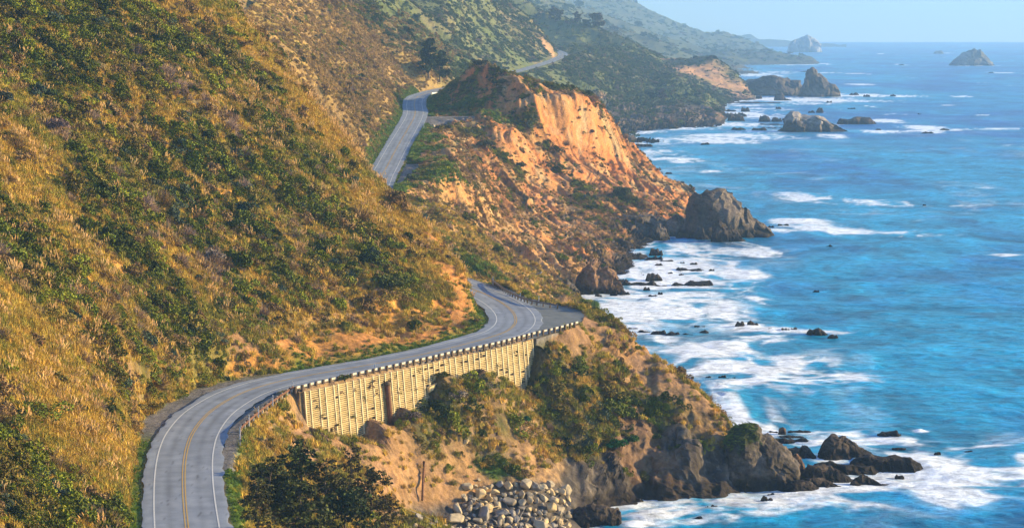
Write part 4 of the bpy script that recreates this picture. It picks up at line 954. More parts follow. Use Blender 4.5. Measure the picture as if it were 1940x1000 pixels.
# ------------------------------------------------------------------ little builders
class MB:
    def __init__(s): s.V = []; s.F = []
    def box(s, c, ax_, ay_, az_):
        """centre and three half-axis vectors"""
        c, ax_, ay_, az_ = (np.array(q, float) for q in (c, ax_, ay_, az_)); n = len(s.V)
        for k in (-1, 1):
            for j in (-1, 1):
                for i in (-1, 1): s.V.append(c + i * ax_ + j * ay_ + k * az_)
        s.F += [tuple(n + q for q in f) for f in ((0, 2, 3, 1), (4, 5, 7, 6), (0, 1, 5, 4), (2, 6, 7, 3), (0, 4, 6, 2), (1, 3, 7, 5))]
    def tube(s, pts_, rad, k=7, cap=True):
        pts_ = [np.array(p, float) for p in pts_]; n = len(s.V); m = len(pts_)
        for i, p in enumerate(pts_):
            t = pts_[min(i + 1, m - 1)] - pts_[max(i - 1, 0)]; t /= np.linalg.norm(t) + 1e-9
            a = np.cross(t, [0, 0, 1] if abs(t[2]) < .9 else [1, 0, 0]); a /= np.linalg.norm(a); b = np.cross(t, a)
            r = rad[i] if hasattr(rad, '__len__') else rad
            for j in range(k): s.V.append(p + r * (a * math.cos(j / k * 2 * math.pi) + b * math.sin(j / k * 2 * math.pi)))
        for i in range(m - 1):
            for j in range(k): s.F.append((n + i * k + j, n + i * k + (j + 1) % k, n + (i + 1) * k + (j + 1) % k, n + (i + 1) * k + j))
        if cap: s.F.append(tuple(n + j for j in range(k))[::-1]); s.F.append(tuple(n + (m - 1) * k + j for j in range(k)))
    def build(s, name, mat, parent=None, smooth=False):
        me = bpy.data.meshes.new(name); me.from_pydata([tuple(v) for v in s.V], [], s.F); me.materials.append(mat)
        if smooth: me.shade_smooth()
        o = bpy.data.objects.new(name, me); COL.objects.link(o)
        if parent is not None:
            o.parent = parent
            if parent.type == 'EMPTY': o.matrix_parent_inverse = parent.matrix_basis.inverted()
        return o
up3 = np.array([0, 0, 1.])
# ------------------------------------------------------------------ crib retaining wall
M_crib = noisy('weathered crib concrete', (.33, .24, .11), (.62, .48, .25), .6, .9, .4, .03)
M_rib = noisy('crib rib', (.50, .40, .22), (.74, .62, .40), .8, .9, .3, .03)
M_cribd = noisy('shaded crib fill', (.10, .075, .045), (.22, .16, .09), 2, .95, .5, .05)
M_rust = noisy('rusty steel', (.07, .03, .018), (.19, .09, .05), 3, .8, .3, .02)
M_wood = noisy('weathered dark timber', (.05, .035, .025), (.12, .085, .06), 3, .9, .3, .02)
M_pale = noisy('bleached timber', (.42, .36, .27), (.66, .60, .50), 3, .85, .3, .02)
M_wpost = noisy('white painted post', (.62, .62, .60), (.80, .80, .78), 5, .6, 0)
wroot = empty('retaining_wall', tuple(WALL[len(WALL) // 2]))
bpy.context.view_layer.update()
tag(wroot, 'tall yellow concrete crib wall of ribs and slats holding up the road', 'retaining wall')
wl = np.concatenate([[0], np.cumsum(np.linalg.norm(np.diff(WALL[:, :2], axis=0), axis=1))])
def wpt(i, h, proud): return np.array([WALL[i, 0] + WN[i, 0] * (.1 * h + .25 + proud), WALL[i, 1] + WN[i, 1] * (.1 * h + .25 + proud), WALL[i, 2] - h])
back = MB(); slats = MB(); TOP = .75
rib_i = [int(np.argmin(np.abs(wl - s))) for s in np.arange(.6, wl[-1] - .2, 1.62)]
rgw = np.random.default_rng(3)
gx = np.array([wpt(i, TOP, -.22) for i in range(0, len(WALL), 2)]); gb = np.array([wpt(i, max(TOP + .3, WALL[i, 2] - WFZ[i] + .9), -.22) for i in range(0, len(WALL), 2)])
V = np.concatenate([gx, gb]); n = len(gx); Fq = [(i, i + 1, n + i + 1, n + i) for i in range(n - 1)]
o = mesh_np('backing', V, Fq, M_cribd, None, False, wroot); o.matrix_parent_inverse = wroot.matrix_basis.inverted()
for a, b2 in zip(rib_i[:-1], rib_i[1:]):
    mid = (a + b2) // 2; H = max(TOP + .5, WALL[mid, 2] - min(WFZ[a], WFZ[b2]) + .8)
    for hh in np.arange(TOP + .12, H, .31):
        if rgw.random() < .03: continue
        p0, p1 = wpt(a, hh, 0), wpt(b2, hh, 0); tv = (p1 - p0) / 2; nv = np.array([WN[mid, 0], WN[mid, 1], -.1])
        slats.box((p0 + p1) / 2 + nv * rgw.uniform(-.04, .04), tv * .99, nv * .12, up3 * rgw.uniform(.07, .09))
slats.build('slats', M_crib, wroot)
for i in rib_i:
    H = max(TOP + .6, WALL[i, 2] - WFZ[i] + .8); m = MB(); p0, p1 = wpt(i, TOP - .1, .12), wpt(i, H, .12)
    ax_ = np.array([wtan[i, 0], wtan[i, 1], 0]); m.box((p0 + p1) / 2, ax_ * .085, np.array([WN[i, 0], WN[i, 1], 0]) * .12, (p0 - p1) / 2)
    m.build('rib', M_rib, wroot)
ip_ = int(np.argmin(np.abs(wallpx - 723)))
m = MB(); m.tube([wpt(ip_, 2.3, .5), wpt(ip_, 6, .55), wpt(ip_, WALL[ip_, 2] - WFZ[ip_] + .6, .6)], .42, 12); m.build('drain_pipe', M_rust, wroot, True)
m = MB(); m.tube([wpt(ip_, 2.0, .5), wpt(ip_, 2.6, .5)], .5, 12); m.build('pipe_collar', M_wood, wroot, True)
i0_, i1_ = int(np.argmin(np.abs(wallpx - 801))), int(np.argmin(np.abs(wallpx - 824)))
m = MB(); a, b2 = wpt(i0_, 4.9, .5), wpt(i1_, 4.2, .5); m.box((a + b2) / 2, (b2 - a) / 2, np.array([WN[i0_, 0], WN[i0_, 1], 0]) * .3, up3 * .4); m.build('ledge_beam', M_crib, wroot)
# dry earth lip over the wall
lipn = len(WALL); ts5 = np.linspace(0, 1, 7)
Xl, Yl, Zl = [], [], []
for t in ts5:
    o_ = -1.2 + t * 1.65 + .12 * fbm(wl / 1.5, wl * 0 + t * 4, 2, 33) * (t > .3); hh = .28 + .62 * sstep(.35, 1, t) + .22 * fbm(wl / 2, wl * 0 + t * 3, 3, 35) * (t > .5)
    Xl.append(WALL[:, 0] + WN[:, 0] * o_); Yl.append(WALL[:, 1] + WN[:, 1] * o_); Zl.append(WALL[:, 2] - hh)
o = grid_mesh('earth_lip', np.array(Xl), np.array(Yl), np.array(Zl), None, noisy('dry verge earth', (.17, .10, .055), (.42, .29, .15), 2.2, .95, .6, .08)); o.parent = wroot; o.matrix_parent_inverse = wroot.matrix_basis.inverted()

# ------------------------------------------------------------------ guard rails
def rail_path(pp, step=.25):
    q = spline([tuple(Q(a, b, z=z)) for a, b, z in pp], step)
    t = np.gradient(q[:, :2], axis=0); t /= np.linalg.norm(t, axis=1)[:, None]
    s = np.concatenate([[0], np.cumsum(np.linalg.norm(np.diff(q, axis=0), axis=1))])
    return q, t, s
def guardrail(name, pp, label, style, gap, out=1):
    """pp lists where the foot of the fence stands"""
    q, t, s = rail_path(pp); root = empty(name, tuple(q[0])); bpy.context.view_layer.update(); tag(root, label, 'guard rail')
    nrm = np.stack([t[:, 1], -t[:, 0]], 1) * out
    def sect(o0, o1, z0, z1, nm, mat):
        ring = [(o0, z0), (o1, z0), (o1, z1), (o0, z1)]
        X = np.array([q[:, 0] + nrm[:, 0] * o for o, _ in ring + ring[:1]]); Y = np.array([q[:, 1] + nrm[:, 1] * o for o, _ in ring + ring[:1]]); Z = np.array([q[:, 2] + h for _, h in ring + ring[:1]])
        ob = grid_mesh(nm, X, Y, Z, None, mat, None, None, False); ob.parent = root; ob.matrix_parent_inverse = root.matrix_basis.inverted()
    if style == 'block':
        sect(-.02, .16, .42, .80, 'rail', M_pale)
    elif style == 'rust':
        sect(-.02, .05, .42, .56, 'rail', M_rust); sect(-.02, .05, .62, .76, 'rail', M_rust); sect(-.05, .0, .5, .7, 'rail', M_rust)
    else:
        sect(-.03, .06, .45, .80, 'rail', noisy('grey brown steel rail', (.10, .085, .075), (.22, .19, .17), 3, .6, .2, .02)); 
    k = 0
    for d in np.arange(.1, s[-1], gap):
        i = int(np.searchsorted(s, d)); i = min(i, len(q) - 1); m = MB()
        a3 = np.array([t[i, 0], t[i, 1], 0]); n3 = np.array([nrm[i, 0], nrm[i, 1], 0]); b0 = q[i]
        if style == 'block': m.box(b0 + n3 * .30 + up3 * .38, a3 * .17, n3 * .15, up3 * .5); m.build('post', M_wood, root)
        elif style == 'rust': m.box(b0 + n3 * .15 + up3 * .35, a3 * .08, n3 * .1, up3 * .5); m.build('post', M_wood if k % 2 else M_pale, root)
        else: m.box(b0 + n3 * .15 + up3 * .35, a3 * .09, n3 * .1, up3 * .5); m.build('post', M_wood, root)
        k += 1
    return root
zr = lambda px: np.interp(px, [560, 1010, 1095], [32.35, 33.5, 33.9])
guardrail('guardrail', [(a, b + 4.5, zr(a)) for a, b in [(556, 738), (600, 727), (640, 717.5), (690, 706.5), (740, 695.5), (790, 684.5), (850, 670.5), (900, 660), (950, 649), (1010, 633), (1050, 624), (1094, 612)]],
          'pale timber guard rail on dark block posts along the top of the crib wall', 'block', 1.72)
guardrail('guardrail', [(556, 740, 32.2), (517, 767, 32.1), (490, 788, 32.05), (472, 804, 32), (457, 820, 32), (457, 843, 31.9)], 'rusty red brown guard rail on the inside of the near curve', 'rust', 1.5)
guardrail('guardrail', [(931, 535, 34.3), (945, 546, 34.3), (960, 556, 34.3), (982, 567, 34.2), (1010, 576, 34.2), (1058, 584, 34.1)], 'dark steel guard rail along the seaward side of the far bend', 'dark', 2.0, -1)
def marker(px, py, z, h, label, w=.07):
    p = Q(px, py, z=z); root = empty('road_marker', tuple(p)); bpy.context.view_layer.update(); tag(root, label, 'road marker', 'white marker posts beside the road')
    m = MB(); m.box(p + up3 * h / 2, (w, 0, 0), (0, w * .5, 0), up3 * (h / 2 + .15)); m.build('post', M_wpost, root)
    m = MB(); m.box(p + up3 * (h - .15) + np.array([0, -w * .62, 0]), (w * .7, 0, 0), (0, w * .1, 0), up3 * .09); m.build('reflector', noisy('reflector blue grey', (.12, .2, .35), (.2, .3, .5), 3, .4, 0), root)
for k, (a, b2, z, h, l) in enumerate([(554, 739, 32.2, 1.3, 'white marker post where the rusty rail meets the pale rail'), (639, 719, 32.5, 1.2, 'thin white marker post behind the rail above the left part of the crib wall'),
        (710, 704, 32.7, 1.2, 'thin white marker post behind the rail nearly above the brown drain pipe'), (854, 672, 33, 1.1, 'thin white marker post behind the rail above the middle of the crib wall'),
        (947, 651, 33.4, 1.2, 'thin white marker post behind the rail above the right part of the crib wall'), (1005, 636, 33.6, 1.1, 'white marker post at the right end of the crib wall, beside the turnout'),
        (517, 767, 32.2, 1.4, 'white post third along the rusty rail'), (490, 789, 32.1, 1.4, 'white post midway along the rusty rail'), (472, 805, 32, 1.4, 'white post last but one along the rusty rail'), (455, 841, 31.9, 2.2, 'tall white post at the near end of the rusty rail'),
        (934, 538, 34.3, 1.5, 'white post at the far end of the dark steel rail'), (1021, 577, 34.2, 1.6, 'bright white post near the middle of the dark steel rail'), (986, 567, 34.2, 1.2, 'pale post beside the dark steel rail at the far bend'),
        (803, 243, 48.8, 2.6, 'white post beside the dark boulder bush at the far turnout'), (697.5, 330, 40.6, 2.0, 'white post left of the far straight where the hillside hides it'), (738.5, 247, 47.5, 1.6, 'white post on the grassy left verge of the far straight'), (741, 370, 39, 1.6, 'white post at the lower right end of the far straight'), (804, 192, 54, 1.6, 'white post on the outside of the highest road bend')]):
    marker(a, b2, z, h, l, .1 if z > 36 else .065)
def barrier(pp, h, label):
    q, t, s = rail_path(pp, .5); root = empty('barrier', tuple(q[0])); bpy.context.view_layer.update(); tag(root, label, 'barrier')
    X = np.array([q[:, 0], q[:, 0], q[:, 0] + .3, q[:, 0] + .5]); Y = np.array([q[:, 1], q[:, 1] + .1, q[:, 1] + .3, q[:, 1] + .7]); Z = np.array([q[:, 2] - .3, q[:, 2] + h, q[:, 2] + h, q[:, 2] - .3])
    ob = grid_mesh('wall_block', X, Y, Z, None, M_wpost, None, None, False); ob.parent = root; ob.matrix_parent_inverse = root.matrix_basis.inverted()
    m = MB()
    for i in range(0, len(q), 6): m = MB(); m.box(q[i] + up3 * (h + .12), (.12, 0, 0), (0, .3, 0), up3 * .16); m.build('cap', M_pale, root)
barrier([(817, 182, 55.3), (824, 181, 55.4), (829, 180.5, 55.4)], 1.6, 'short white barrier block at the highest road bend')
barrier([(838, 175, 55.8), (855, 172, 56), (872, 169.5, 56.1)], .7, 'low white kerb wall beyond the highest road bend')
# rusty pipe hanging down the dirt gully
pa, pb = pick(800, 886), pick(798, 950)
m = MB(); m.tube([pa + (0, -.6, 1.2), pa + (0, -1.2, -.3), (pa + pb) / 2 + (0, -1.6, 0), pb + (0, -.6, .3)], [.22, .22, .2, .16], 8)
tag(m.build('drain_pipe', M_rust, None, True), 'broken rusty pipe hanging down the bare dirt gully below the wall', 'pipe')

# ------------------------------------------------------------------ rocks
TURF = []
M_rock = attr_mat('sea rock', .75, 1.1, 7, 1.0, .7, .45, 1.55)
def sea_rock(outline, base, label, group=None, depth=.7, style='dark', seed=0, name='sea_rock', y_off=0, n=None, link=True):
    """outline: (px, py) of the skyline; base: py of the water line at the front"""
    ol = np.array(outline, float); p0 = sp(ol[:, 0].mean(), base); Lw = (ol[-1, 0] - ol[0, 0]) / F * p0[1]
    # the half depth that keeps the foot on the base line
    hmax_px = base - ol[:, 1].min(); D = Lw * depth / 2; dc = p0[1] + D + y_off
    n_ = n or int(np.clip((ol[-1, 0] - ol[0, 0]) * 1.5, 16, 200)); m_ = max(12, int(n_ * .7))
    u = np.linspace(0, 1, n_); v = np.linspace(-1, 1, m_)
    pxs = ol[0, 0] + (ol[-1, 0] - ol[0, 0]) * u; tops = np.interp(pxs, ol[:, 0], ol[:, 1])
    top3 = P(pxs, tops, d=dc); h = np.maximum(top3[2], .15); xs = top3[0]
    hm = h.max(); size = max(Lw, hm)
    edge = np.clip(np.minimum(u, 1 - u) * 9, 0, 1) ** .6
    wv = (.45 + .55 * (h / hm) ** .6) * (.35 + .65 * edge)
    VV, UU = np.meshgrid(v, u)
    X = xs[:, None] + 0 * VV; Y = dc + VV * D * wv[:, None]
    prof = 1 - np.abs(VV) ** 2.2
    Z = (h[:, None] + .6 * size * .05) * prof ** .75 - size * .05
    s_ = seed * 7.3
    k1, k2, k3 = size * .28, size * .11, size * .045
    nx = fbm3(X / k1 + s_, Y / k1, Z / k1, 3, 1001); ny = fbm3(X / k1 + s_ + 9, Y / k1, Z / k1 + 4, 3, 1003)
    rd_ = (1 - 2 * np.abs(vnoise3(X / k2 + s_, Y / k2, (Z + .5 * X) / k2, 1005)))
    r3 = vnoise3(X / k3 + s_, Y / k3, Z / k3, 1007)
    k4 = size * .2; rb = ridged((X + .35 * Z) / k4 + s_, (Y * .6 + Z * .25) / k4, 3, 1009)
    fct = np.abs(vnoise3(X / k1 * 1.7 + s_, Y / k1 * 1.7, Z / k1 * .9, 1011)) ** .7
    X = X + size * (.035 * nx + .018 * r3 + .02 * rb); Y = Y + size * (.08 * ny + .03 * rd_ + .05 * rb + .07 * fct); Z = Z + size * .018 * rb * np.clip(h[:, None] / size * 3, .2, 1) + size * (.022 * rd_ + .012 * r3 + .02 * nx) * np.clip(h[:, None] / size * 3, .3, 1)
    Z[0] = np.minimum(Z[0], -.4); Z[-1] = np.minimum(Z[-1], -.4); Z[:, 0] = np.minimum(Z[:, 0], -.6); Z[:, -1] = np.minimum(Z[:, -1], -.6)
    pal = {'dark': ((.036, .027, .022), (.075, .055, .04), (.014, .011, .01)), 'grey': ((.062, .050, .040), (.145, .115, .09), (.018, .015, .013)), 'brown': ((.10, .058, .036), (.20, .115, .065), (.022, .016, .013)),
           'pale': ((.17, .16, .15), (.34, .32, .30), (.07, .065, .06)), 'far': ((.10, .095, .085), (.22, .20, .18), (.06, .055, .05))}[style if style != 'green' and style != 'guano' else 'grey']
    cc = np.zeros(X.shape + (3,)) + np.array(pal[0]); mixf = sstep(-.3, .8, rb * .6 + nx * .4 + r3 * .4)
    cc = mixc(cc, pal[1], mixf); cc = mixc(cc, (pal[0][0] * .5, pal[0][1] * .5, pal[0][2] * .5), sstep(.2, .8, -nx + .3 * r3) * .6)
    wl_ = np.clip(.16 * size, .5, 2.4) if p0[1] < 5000 else 5
    cc = mixc(cc, pal[2], (1 - sstep(wl_ * .6, wl_ * 1.5, Z + .15 * size * .3 * nx)) * .9)
    sm_ = ridged((X * .8 + Z * 1.5) / (size * .045) + s_, (Y + Z * .4) / (size * .16), 3, 1013)
    cc = cc * (1 + .45 * sm_)[..., None]; cc = mixc(cc, (.015, .012, .010), sstep(.45, .85, -rb + .3 * r3) * .7); cc = mixc(cc, (.012, .010, .009), sstep(.45, .9, -sm_) * .6)
    if style == 'green': gm_ = sstep(.5, .62, Z / hm + .25 * nx + .1 * r3) * (1 - sstep(.40, .5, UU + .15 * nx)); cc = mixc(cc, (.05, .06, .02), gm_ * .9); TURF.append((X[gm_ > .5], Y[gm_ > .5], Z[gm_ > .5]))
    if style == 'guano': cc = mixc(cc, (.34, .30, .27), sstep(.38, .7, Z / hm + .25 * r3) * (UU < .75) * .8)
    if style == 'pale': cc = mixc(cc, (.50, .48, .46), sstep(.6, .85, UU + .3 * nx) * .6)
    o = grid_mesh(name, X, Y, Z, None, M_rock, np.clip(cc, .005, .8))
    tag(o, label, 'rock', group); return o
def small(px, base, w_, h_, label, group=None, style='dark', depth=.55):
    rg = np.random.default_rng(int(px * 31 + base * 7)); k = int(rg.integers(4, 7))
    xs = np.linspace(px - w_ / 2, px + w_ / 2, k + 2); hs = [0] + list(rg.uniform(.45, 1.0, k)) + [0]; hs[int(rg.integers(1, k + 1))] = 1.0
    return sea_rock([(a, base - h_ * b) for a, b in zip(xs, hs)], base, label, group, depth, style, seed=int(px), y_off=0)
# named rocks, nearest first
R = [
 ('o', [(1366, 930), (1372, 842), (1380, 822), (1395, 806), (1410, 799), (1424, 803), (1436, 806), (1443, 822), (1462, 828), (1480, 840), (1495, 858), (1508, 880), (1514, 905), (1514, 930)], 932, 'big grey stack with a green turfed top at the tip of the promontory', 'green', .8),
 ('o', [(1490, 895), (1498, 866), (1508, 858), (1518, 866), (1524, 880), (1526, 895)], 895, 'small orange brown boulder against the right side of the green topped stack', 'brown', .8),
 ('o', [(1472, 940), (1490, 915), (1515, 908), (1535, 912), (1550, 925), (1556, 934)], 936, 'low black rock at the right foot of the green topped stack', 'dark', .6),
 ('o', [(1548, 872), (1560, 835), (1572, 826), (1590, 828), (1610, 832), (1625, 845), (1650, 856), (1672, 872)], 874, 'broad humped black rock highest of the reef beyond the stack', 'dark', .5),
 ('o', [(1520, 900), (1545, 876), (1580, 872), (1620, 880), (1650, 884), (1668, 899)], 901, 'long flat black slab in the middle of the reef', 'dark', .3),
 ('o', [(1635, 893), (1660, 868), (1690, 864), (1722, 866), (1742, 876), (1752, 890)], 895, 'black slab at the seaward end of the reef washed by spray', 'dark', .4),
 ('o', [(1512, 908), (1530, 880), (1560, 882), (1590, 890), (1612, 904), (1620, 914)], 915, 'ribbed black slab sloping down to the right in the near reef', 'dark', .35),
 ('o', [(1516, 915), (1530, 903), (1560, 906), (1590, 918), (1598, 926)], 927, 'nearest low black slab of the reef, pointing right', 'dark', .3),
 ('o', [(1618, 905), (1632, 897), (1650, 904), (1668, 914), (1690, 918)], 920, 'thin black slab off the near edge of the reef', 'dark', .3),
 ('o', [(1608, 920), (1614, 911), (1622, 910), (1632, 920)], 922, 'little square black rock left of the thin slab', 'dark', .6),
 ('o', [(1455, 872), (1480, 850), (1500, 848), (1530, 846), (1545, 862), (1552, 872)], 874, 'flat dark shelf between the green topped stack and the reef', 'dark', .5),
 ('o', [(1590, 900), (1620, 868), (1650, 860), (1680, 866), (1700, 885)], 888, 'brown black slab behind the middle of the reef', 'dark', .4),
 ('o', [(1474, 822), (1476, 811), (1484, 808), (1489, 813), (1489, 822)], 822, 'small round brown rock standing on the wet shelf beyond the stack', 'brown', .8),
 ('s', 1465, 819, 18, 4, 'thin black ledge left of the round brown rock'), ('s', 1515, 819, 42, 5, 'long thin black ledge behind the round brown rock'), ('s', 1505, 838, 60, 9, 'wide flat ledge awash behind the reef hump'), ('s', 1500, 829, 46, 5, 'narrow ledge awash just right of the green topped stack'),
 ('s', 1470, 836, 40, 7, 'ledge awash touching the right shoulder of the green topped stack'), ('s', 1522, 858, 40, 9, 'dark lump between two pools in the reef'),
 ('s', 1685, 825, 44, 11, 'lone ribbed brown rock out in blue water beyond the reef'), ('s', 1703, 851, 26, 4, 'thin rock awash beyond the seaward end of the reef'), ('s', 1776, 861, 14, 6, 'small black rock in the foam right of the reef'), ('s', 1843, 858, 32, 5, 'flat black rock at the edge of the foam far right of the reef'), ('s', 1865, 875, 24, 7, 'black rock just below and right of the flat rock at the foam edge'), ('s', 1735, 882, 34, 10, 'rock lost in spray at the end of the reef'),
 ('s', 1704, 904, 18, 6, 'tiny black rock below the seaward slab'), ('s', 1453, 952, 28, 14, 'small black rock in the white water below the green topped stack'), ('s', 1461, 940, 18, 7, 'smaller black rock just behind the one below the stack'), ('s', 1538, 943, 20, 6, 'small oval rock in the foam right of the stack foot'),
 ('s', 1357, 966, 27, 10, 'black wedge of rock in the surf under the promontory'), ('s', 1340, 965, 10, 8, 'small upright rock touching the black wedge in the surf'), ('s', 1324, 983, 17, 6, 'lone black rock in the surf at the bottom of the picture'), ('s', 1299, 967, 9, 4, 'tiny rock in the spray left of the black wedge'), ('s', 1212, 979, 10, 9, 'grey rock veiled by spray near the dark rock shelf'),
 ('s', 1401, 621, 22, 13, 'left hump of the twin black rocks ringed by foam'), ('s', 1426, 619, 26, 12, 'right hump of the twin black rocks ringed by foam'), ('s', 1459, 625, 9, 4, 'tiny rock in the foam trail right of the twin rocks'), ('s', 1488, 627, 19, 6, 'black rock first in the foam trail toward the right'), ('s', 1504, 626, 16, 6, 'brown topped rock second in the foam trail'), ('s', 1547, 634, 42, 13, 'wide ribbed black rock with water running off it'), ('s', 1578, 639, 20, 6, 'last small rock at the right end of the foam trail'),
 ('s', 1201, 624, 26, 4, 'thin curved rock nearest the promontory ridge'), ('s', 1220, 630, 26, 5, 'second flat rock off the promontory ridge'), ('s', 1248, 634, 34, 9, 'largest rock of the low chain off the promontory ridge'), ('s', 1275, 635, 30, 7, 'ragged rock right of the largest in the low chain'), ('s', 1302, 635, 24, 4, 'flat right end of the low chain off the promontory ridge'),
 ('s', 1326, 621, 26, 5, 'flat rock up and right of the low chain'), ('s', 1313, 626, 11, 3, 'small rock just left under the flat rock'), ('s', 1334, 630, 18, 6, 'rounded rock just right under the flat rock'),
 ('s', 1342, 716, 13, 4, 'left of three small rocks in the wide foam patch'), ('s', 1368, 717, 18, 7, 'middle and largest of three small rocks in the wide foam patch'), ('s', 1390, 716, 7, 2, 'right and tiniest of three rocks in the wide foam patch'), ('s', 1244, 570, 15, 3, 'lone flat rock in pale foam right of the turnout'),
 ('s', 1243, 484, 28, 14, 'rounded black rock against the foot of the orange cliff'), ('s', 1239, 494, 38, 10, 'dark shelf below the rounded rock at the cliff foot'), ('s', 1262, 497, 34, 5, 'thin ledge reaching right from the cliff foot shelf'), ('s', 1247, 504, 19, 5, 'small flat rock in foam under the thin ledge'),
 ('s', 1306, 514, 60, 8, 'long low black reef in the cove, upper of the two long ones'), ('s', 1348, 513, 12, 4, 'small rock off the right end of the upper long reef'), ('s', 1239, 533, 34, 16, 'black knob of rock at the edge of the cove'), ('s', 1210, 543, 70, 15, 'broad dark rock shelf along the cove shore'), ('s', 1255, 544, 50, 5, 'flat ledge joining the knob to the lower long reef'), ('s', 1314, 545, 94, 13, 'long ragged black reef in the cove, lower of the two long ones'),
 ('s', 1225, 551, 15, 8, 'pointed rock below the broad shore shelf'), ('s', 1184, 558, 22, 9, 'brown black rock by the foot of the cliff spur'), ('s', 1162, 560, 16, 7, 'small rock left of the brown black one by the spur'), ('s', 1134, 563, 16, 7, 'small rock near the turnout side of the cove'), ('s', 1251, 557, 10, 4, 'tiny peaked rock below the flat ledge in the cove'), ('s', 1237, 561, 18, 3, 'sliver of rock awash in the cove'), ('s', 1246, 570, 18, 3, 'thin rock awash lowest in the cove'), ('s', 1124, 571, 14, 4, 'rock beside the grassy lip of the turnout'),
 ('s', 1314, 501, 16, 4, 'small rock above the upper long reef'), ('s', 1293, 499, 11, 3, 'speck of rock above the left of the upper long reef'), ('s', 1270, 518, 11, 3, 'speck of rock below the upper long reef, left one'), ('s', 1291, 521, 11, 3, 'speck of rock below the upper long reef, right one'),
 ('s', 1571, 469, 16, 6, 'lone black rock below the double breaker'), ('s', 1546, 554, 14, 5, 'small dark rock in a streak of foam, middle of the bay'), ('s', 1751, 390, 8, 3, 'tiny rock alone far out in the blue water'),
 ('o', [(1298, 450), (1301, 392), (1308, 374), (1320, 363), (1340, 359), (1356, 358), (1370, 360), (1380, 369), (1398, 380), (1410, 396), (1415, 391), (1423, 404), (1428, 412), (1445, 421), (1457, 433), (1468, 451)], 453, 'huge grey brown sea rock at the foot of the orange cliff', 'grey', .6),
 ('o', [(1348, 456), (1352, 420), (1362, 412), (1376, 428), (1398, 440), (1412, 456)], 458, 'black pointed rock in front of the huge sea rock', 'dark', .5),
 ('o', [(1255, 446), (1262, 420), (1280, 406), (1300, 412), (1320, 428), (1332, 440), (1346, 448)], 450, 'heap of grey blocks joining the cliff to the huge sea rock', 'grey', .6),
 ('o', [(1150, 445), (1158, 415), (1180, 408), (1230, 408), (1262, 414), (1275, 440)], 446, 'flat grey rock shelf at the base of the orange cliff', 'grey', .5),
 ('o', [(1222, 458), (1234, 430), (1248, 422), (1262, 436), (1270, 452)], 456, 'blue grey boulder under the flat rock shelf', 'grey', .7), ('s', 1300, 452, 40, 12, 'low black rocks at the waterline before the grey blocks'), ('s', 1332, 454, 26, 8, 'low black rock touching the black pointed rock'), ('s', 1461, 431, 12, 4, 'small rock off the seaward end of the huge sea rock'), ('s', 1484, 429, 28, 5, 'thin slanting rock just under the breaker'),
 ('o', [(1052, 566), (1062, 538), (1074, 530), (1088, 540), (1100, 556), (1106, 570)], 572, 'blue grey rock buttress behind the far bend rail', 'grey', .6),
 ('o', [(1086, 562), (1094, 530), (1104, 508), (1118, 500), (1132, 512), (1150, 505), (1166, 520), (1180, 540), (1190, 558)], 558, 'dark brown rock buttress at the foot of the cliff spur', 'brown', .5),
 ('s', 1220, 278, 40, 7, 'flat dark rock near the shaded cove'), ('s', 1336, 275, 19, 5, 'lone rock between two lines of surf'), ('s', 1267, 329, 14, 3, 'small dark rock touching the cliff edge, middle distance'), ('s', 1214, 263, 16, 3, 'thin rock at the foot of the shaded headland'),
 ('o', [(1474, 250), (1484, 240), (1491, 222), (1496, 215), (1502, 210), (1511, 211), (1520, 216), (1545, 217), (1560, 224), (1566, 230), (1590, 238), (1612, 250)], 251, 'guano streaked island rock sloping down to the right', 'guano', .5),
 ('o', [(1584, 235), (1592, 223), (1604, 226), (1620, 221), (1650, 222), (1659, 235)], 236, 'long low black rock right of the guano streaked island', 'dark', .4),
 ('o', [(1512, 184), (1516, 168), (1524, 150), (1529, 142), (1533, 130), (1540, 126), (1547, 130), (1550, 139), (1560, 145), (1567, 155), (1579, 161), (1589, 173), (1595, 184)], 184, 'tall jagged sea stack rising to a point', 'grey', .5),
 ('o', [(1408, 182), (1412, 153), (1440, 148), (1450, 142), (1462, 141), (1480, 146), (1500, 151), (1518, 152), (1524, 180)], 182, 'low rocky headland joined to the jagged stack', 'grey', .4),
 ('o', [(1466, 190), (1469, 178), (1480, 176), (1488, 186), (1500, 190)], 191, 'blocky rock tower before the low rocky headland', 'dark', .5),
 ('s', 1438, 188, 14, 8, 'small pointed rock by the end of the orange bluff beach'), ('s', 1435, 197, 130, 5, 'long thin cobble spit below the orange bluff'), ('s', 1618, 181, 20, 6, 'rock first in the surf line right of the jagged stack'), ('s', 1642, 184, 15, 5, 'rock second in the surf line right of the jagged stack'), ('s', 1692, 183, 12, 5, 'rock last in the surf line right of the jagged stack'), ('s', 1571, 195, 12, 4, 'small rock in the surf under the jagged stack'),
 ('s', 1412, 212, 18, 9, 'small round topped rock off the bluff beach'), ('s', 1386, 212, 22, 5, 'low rocks at the end of the green headland'), ('s', 1475, 207, 12, 5, 'dot of rock between spit and island'), ('s', 1553, 214, 15, 10, 'dark peaked rock behind the guano streaked island'), ('s', 1537, 214, 14, 5, 'low rock left of the dark peaked one'), ('s', 1613, 207, 16, 3, 'thin far rock beyond the long low black rock'),
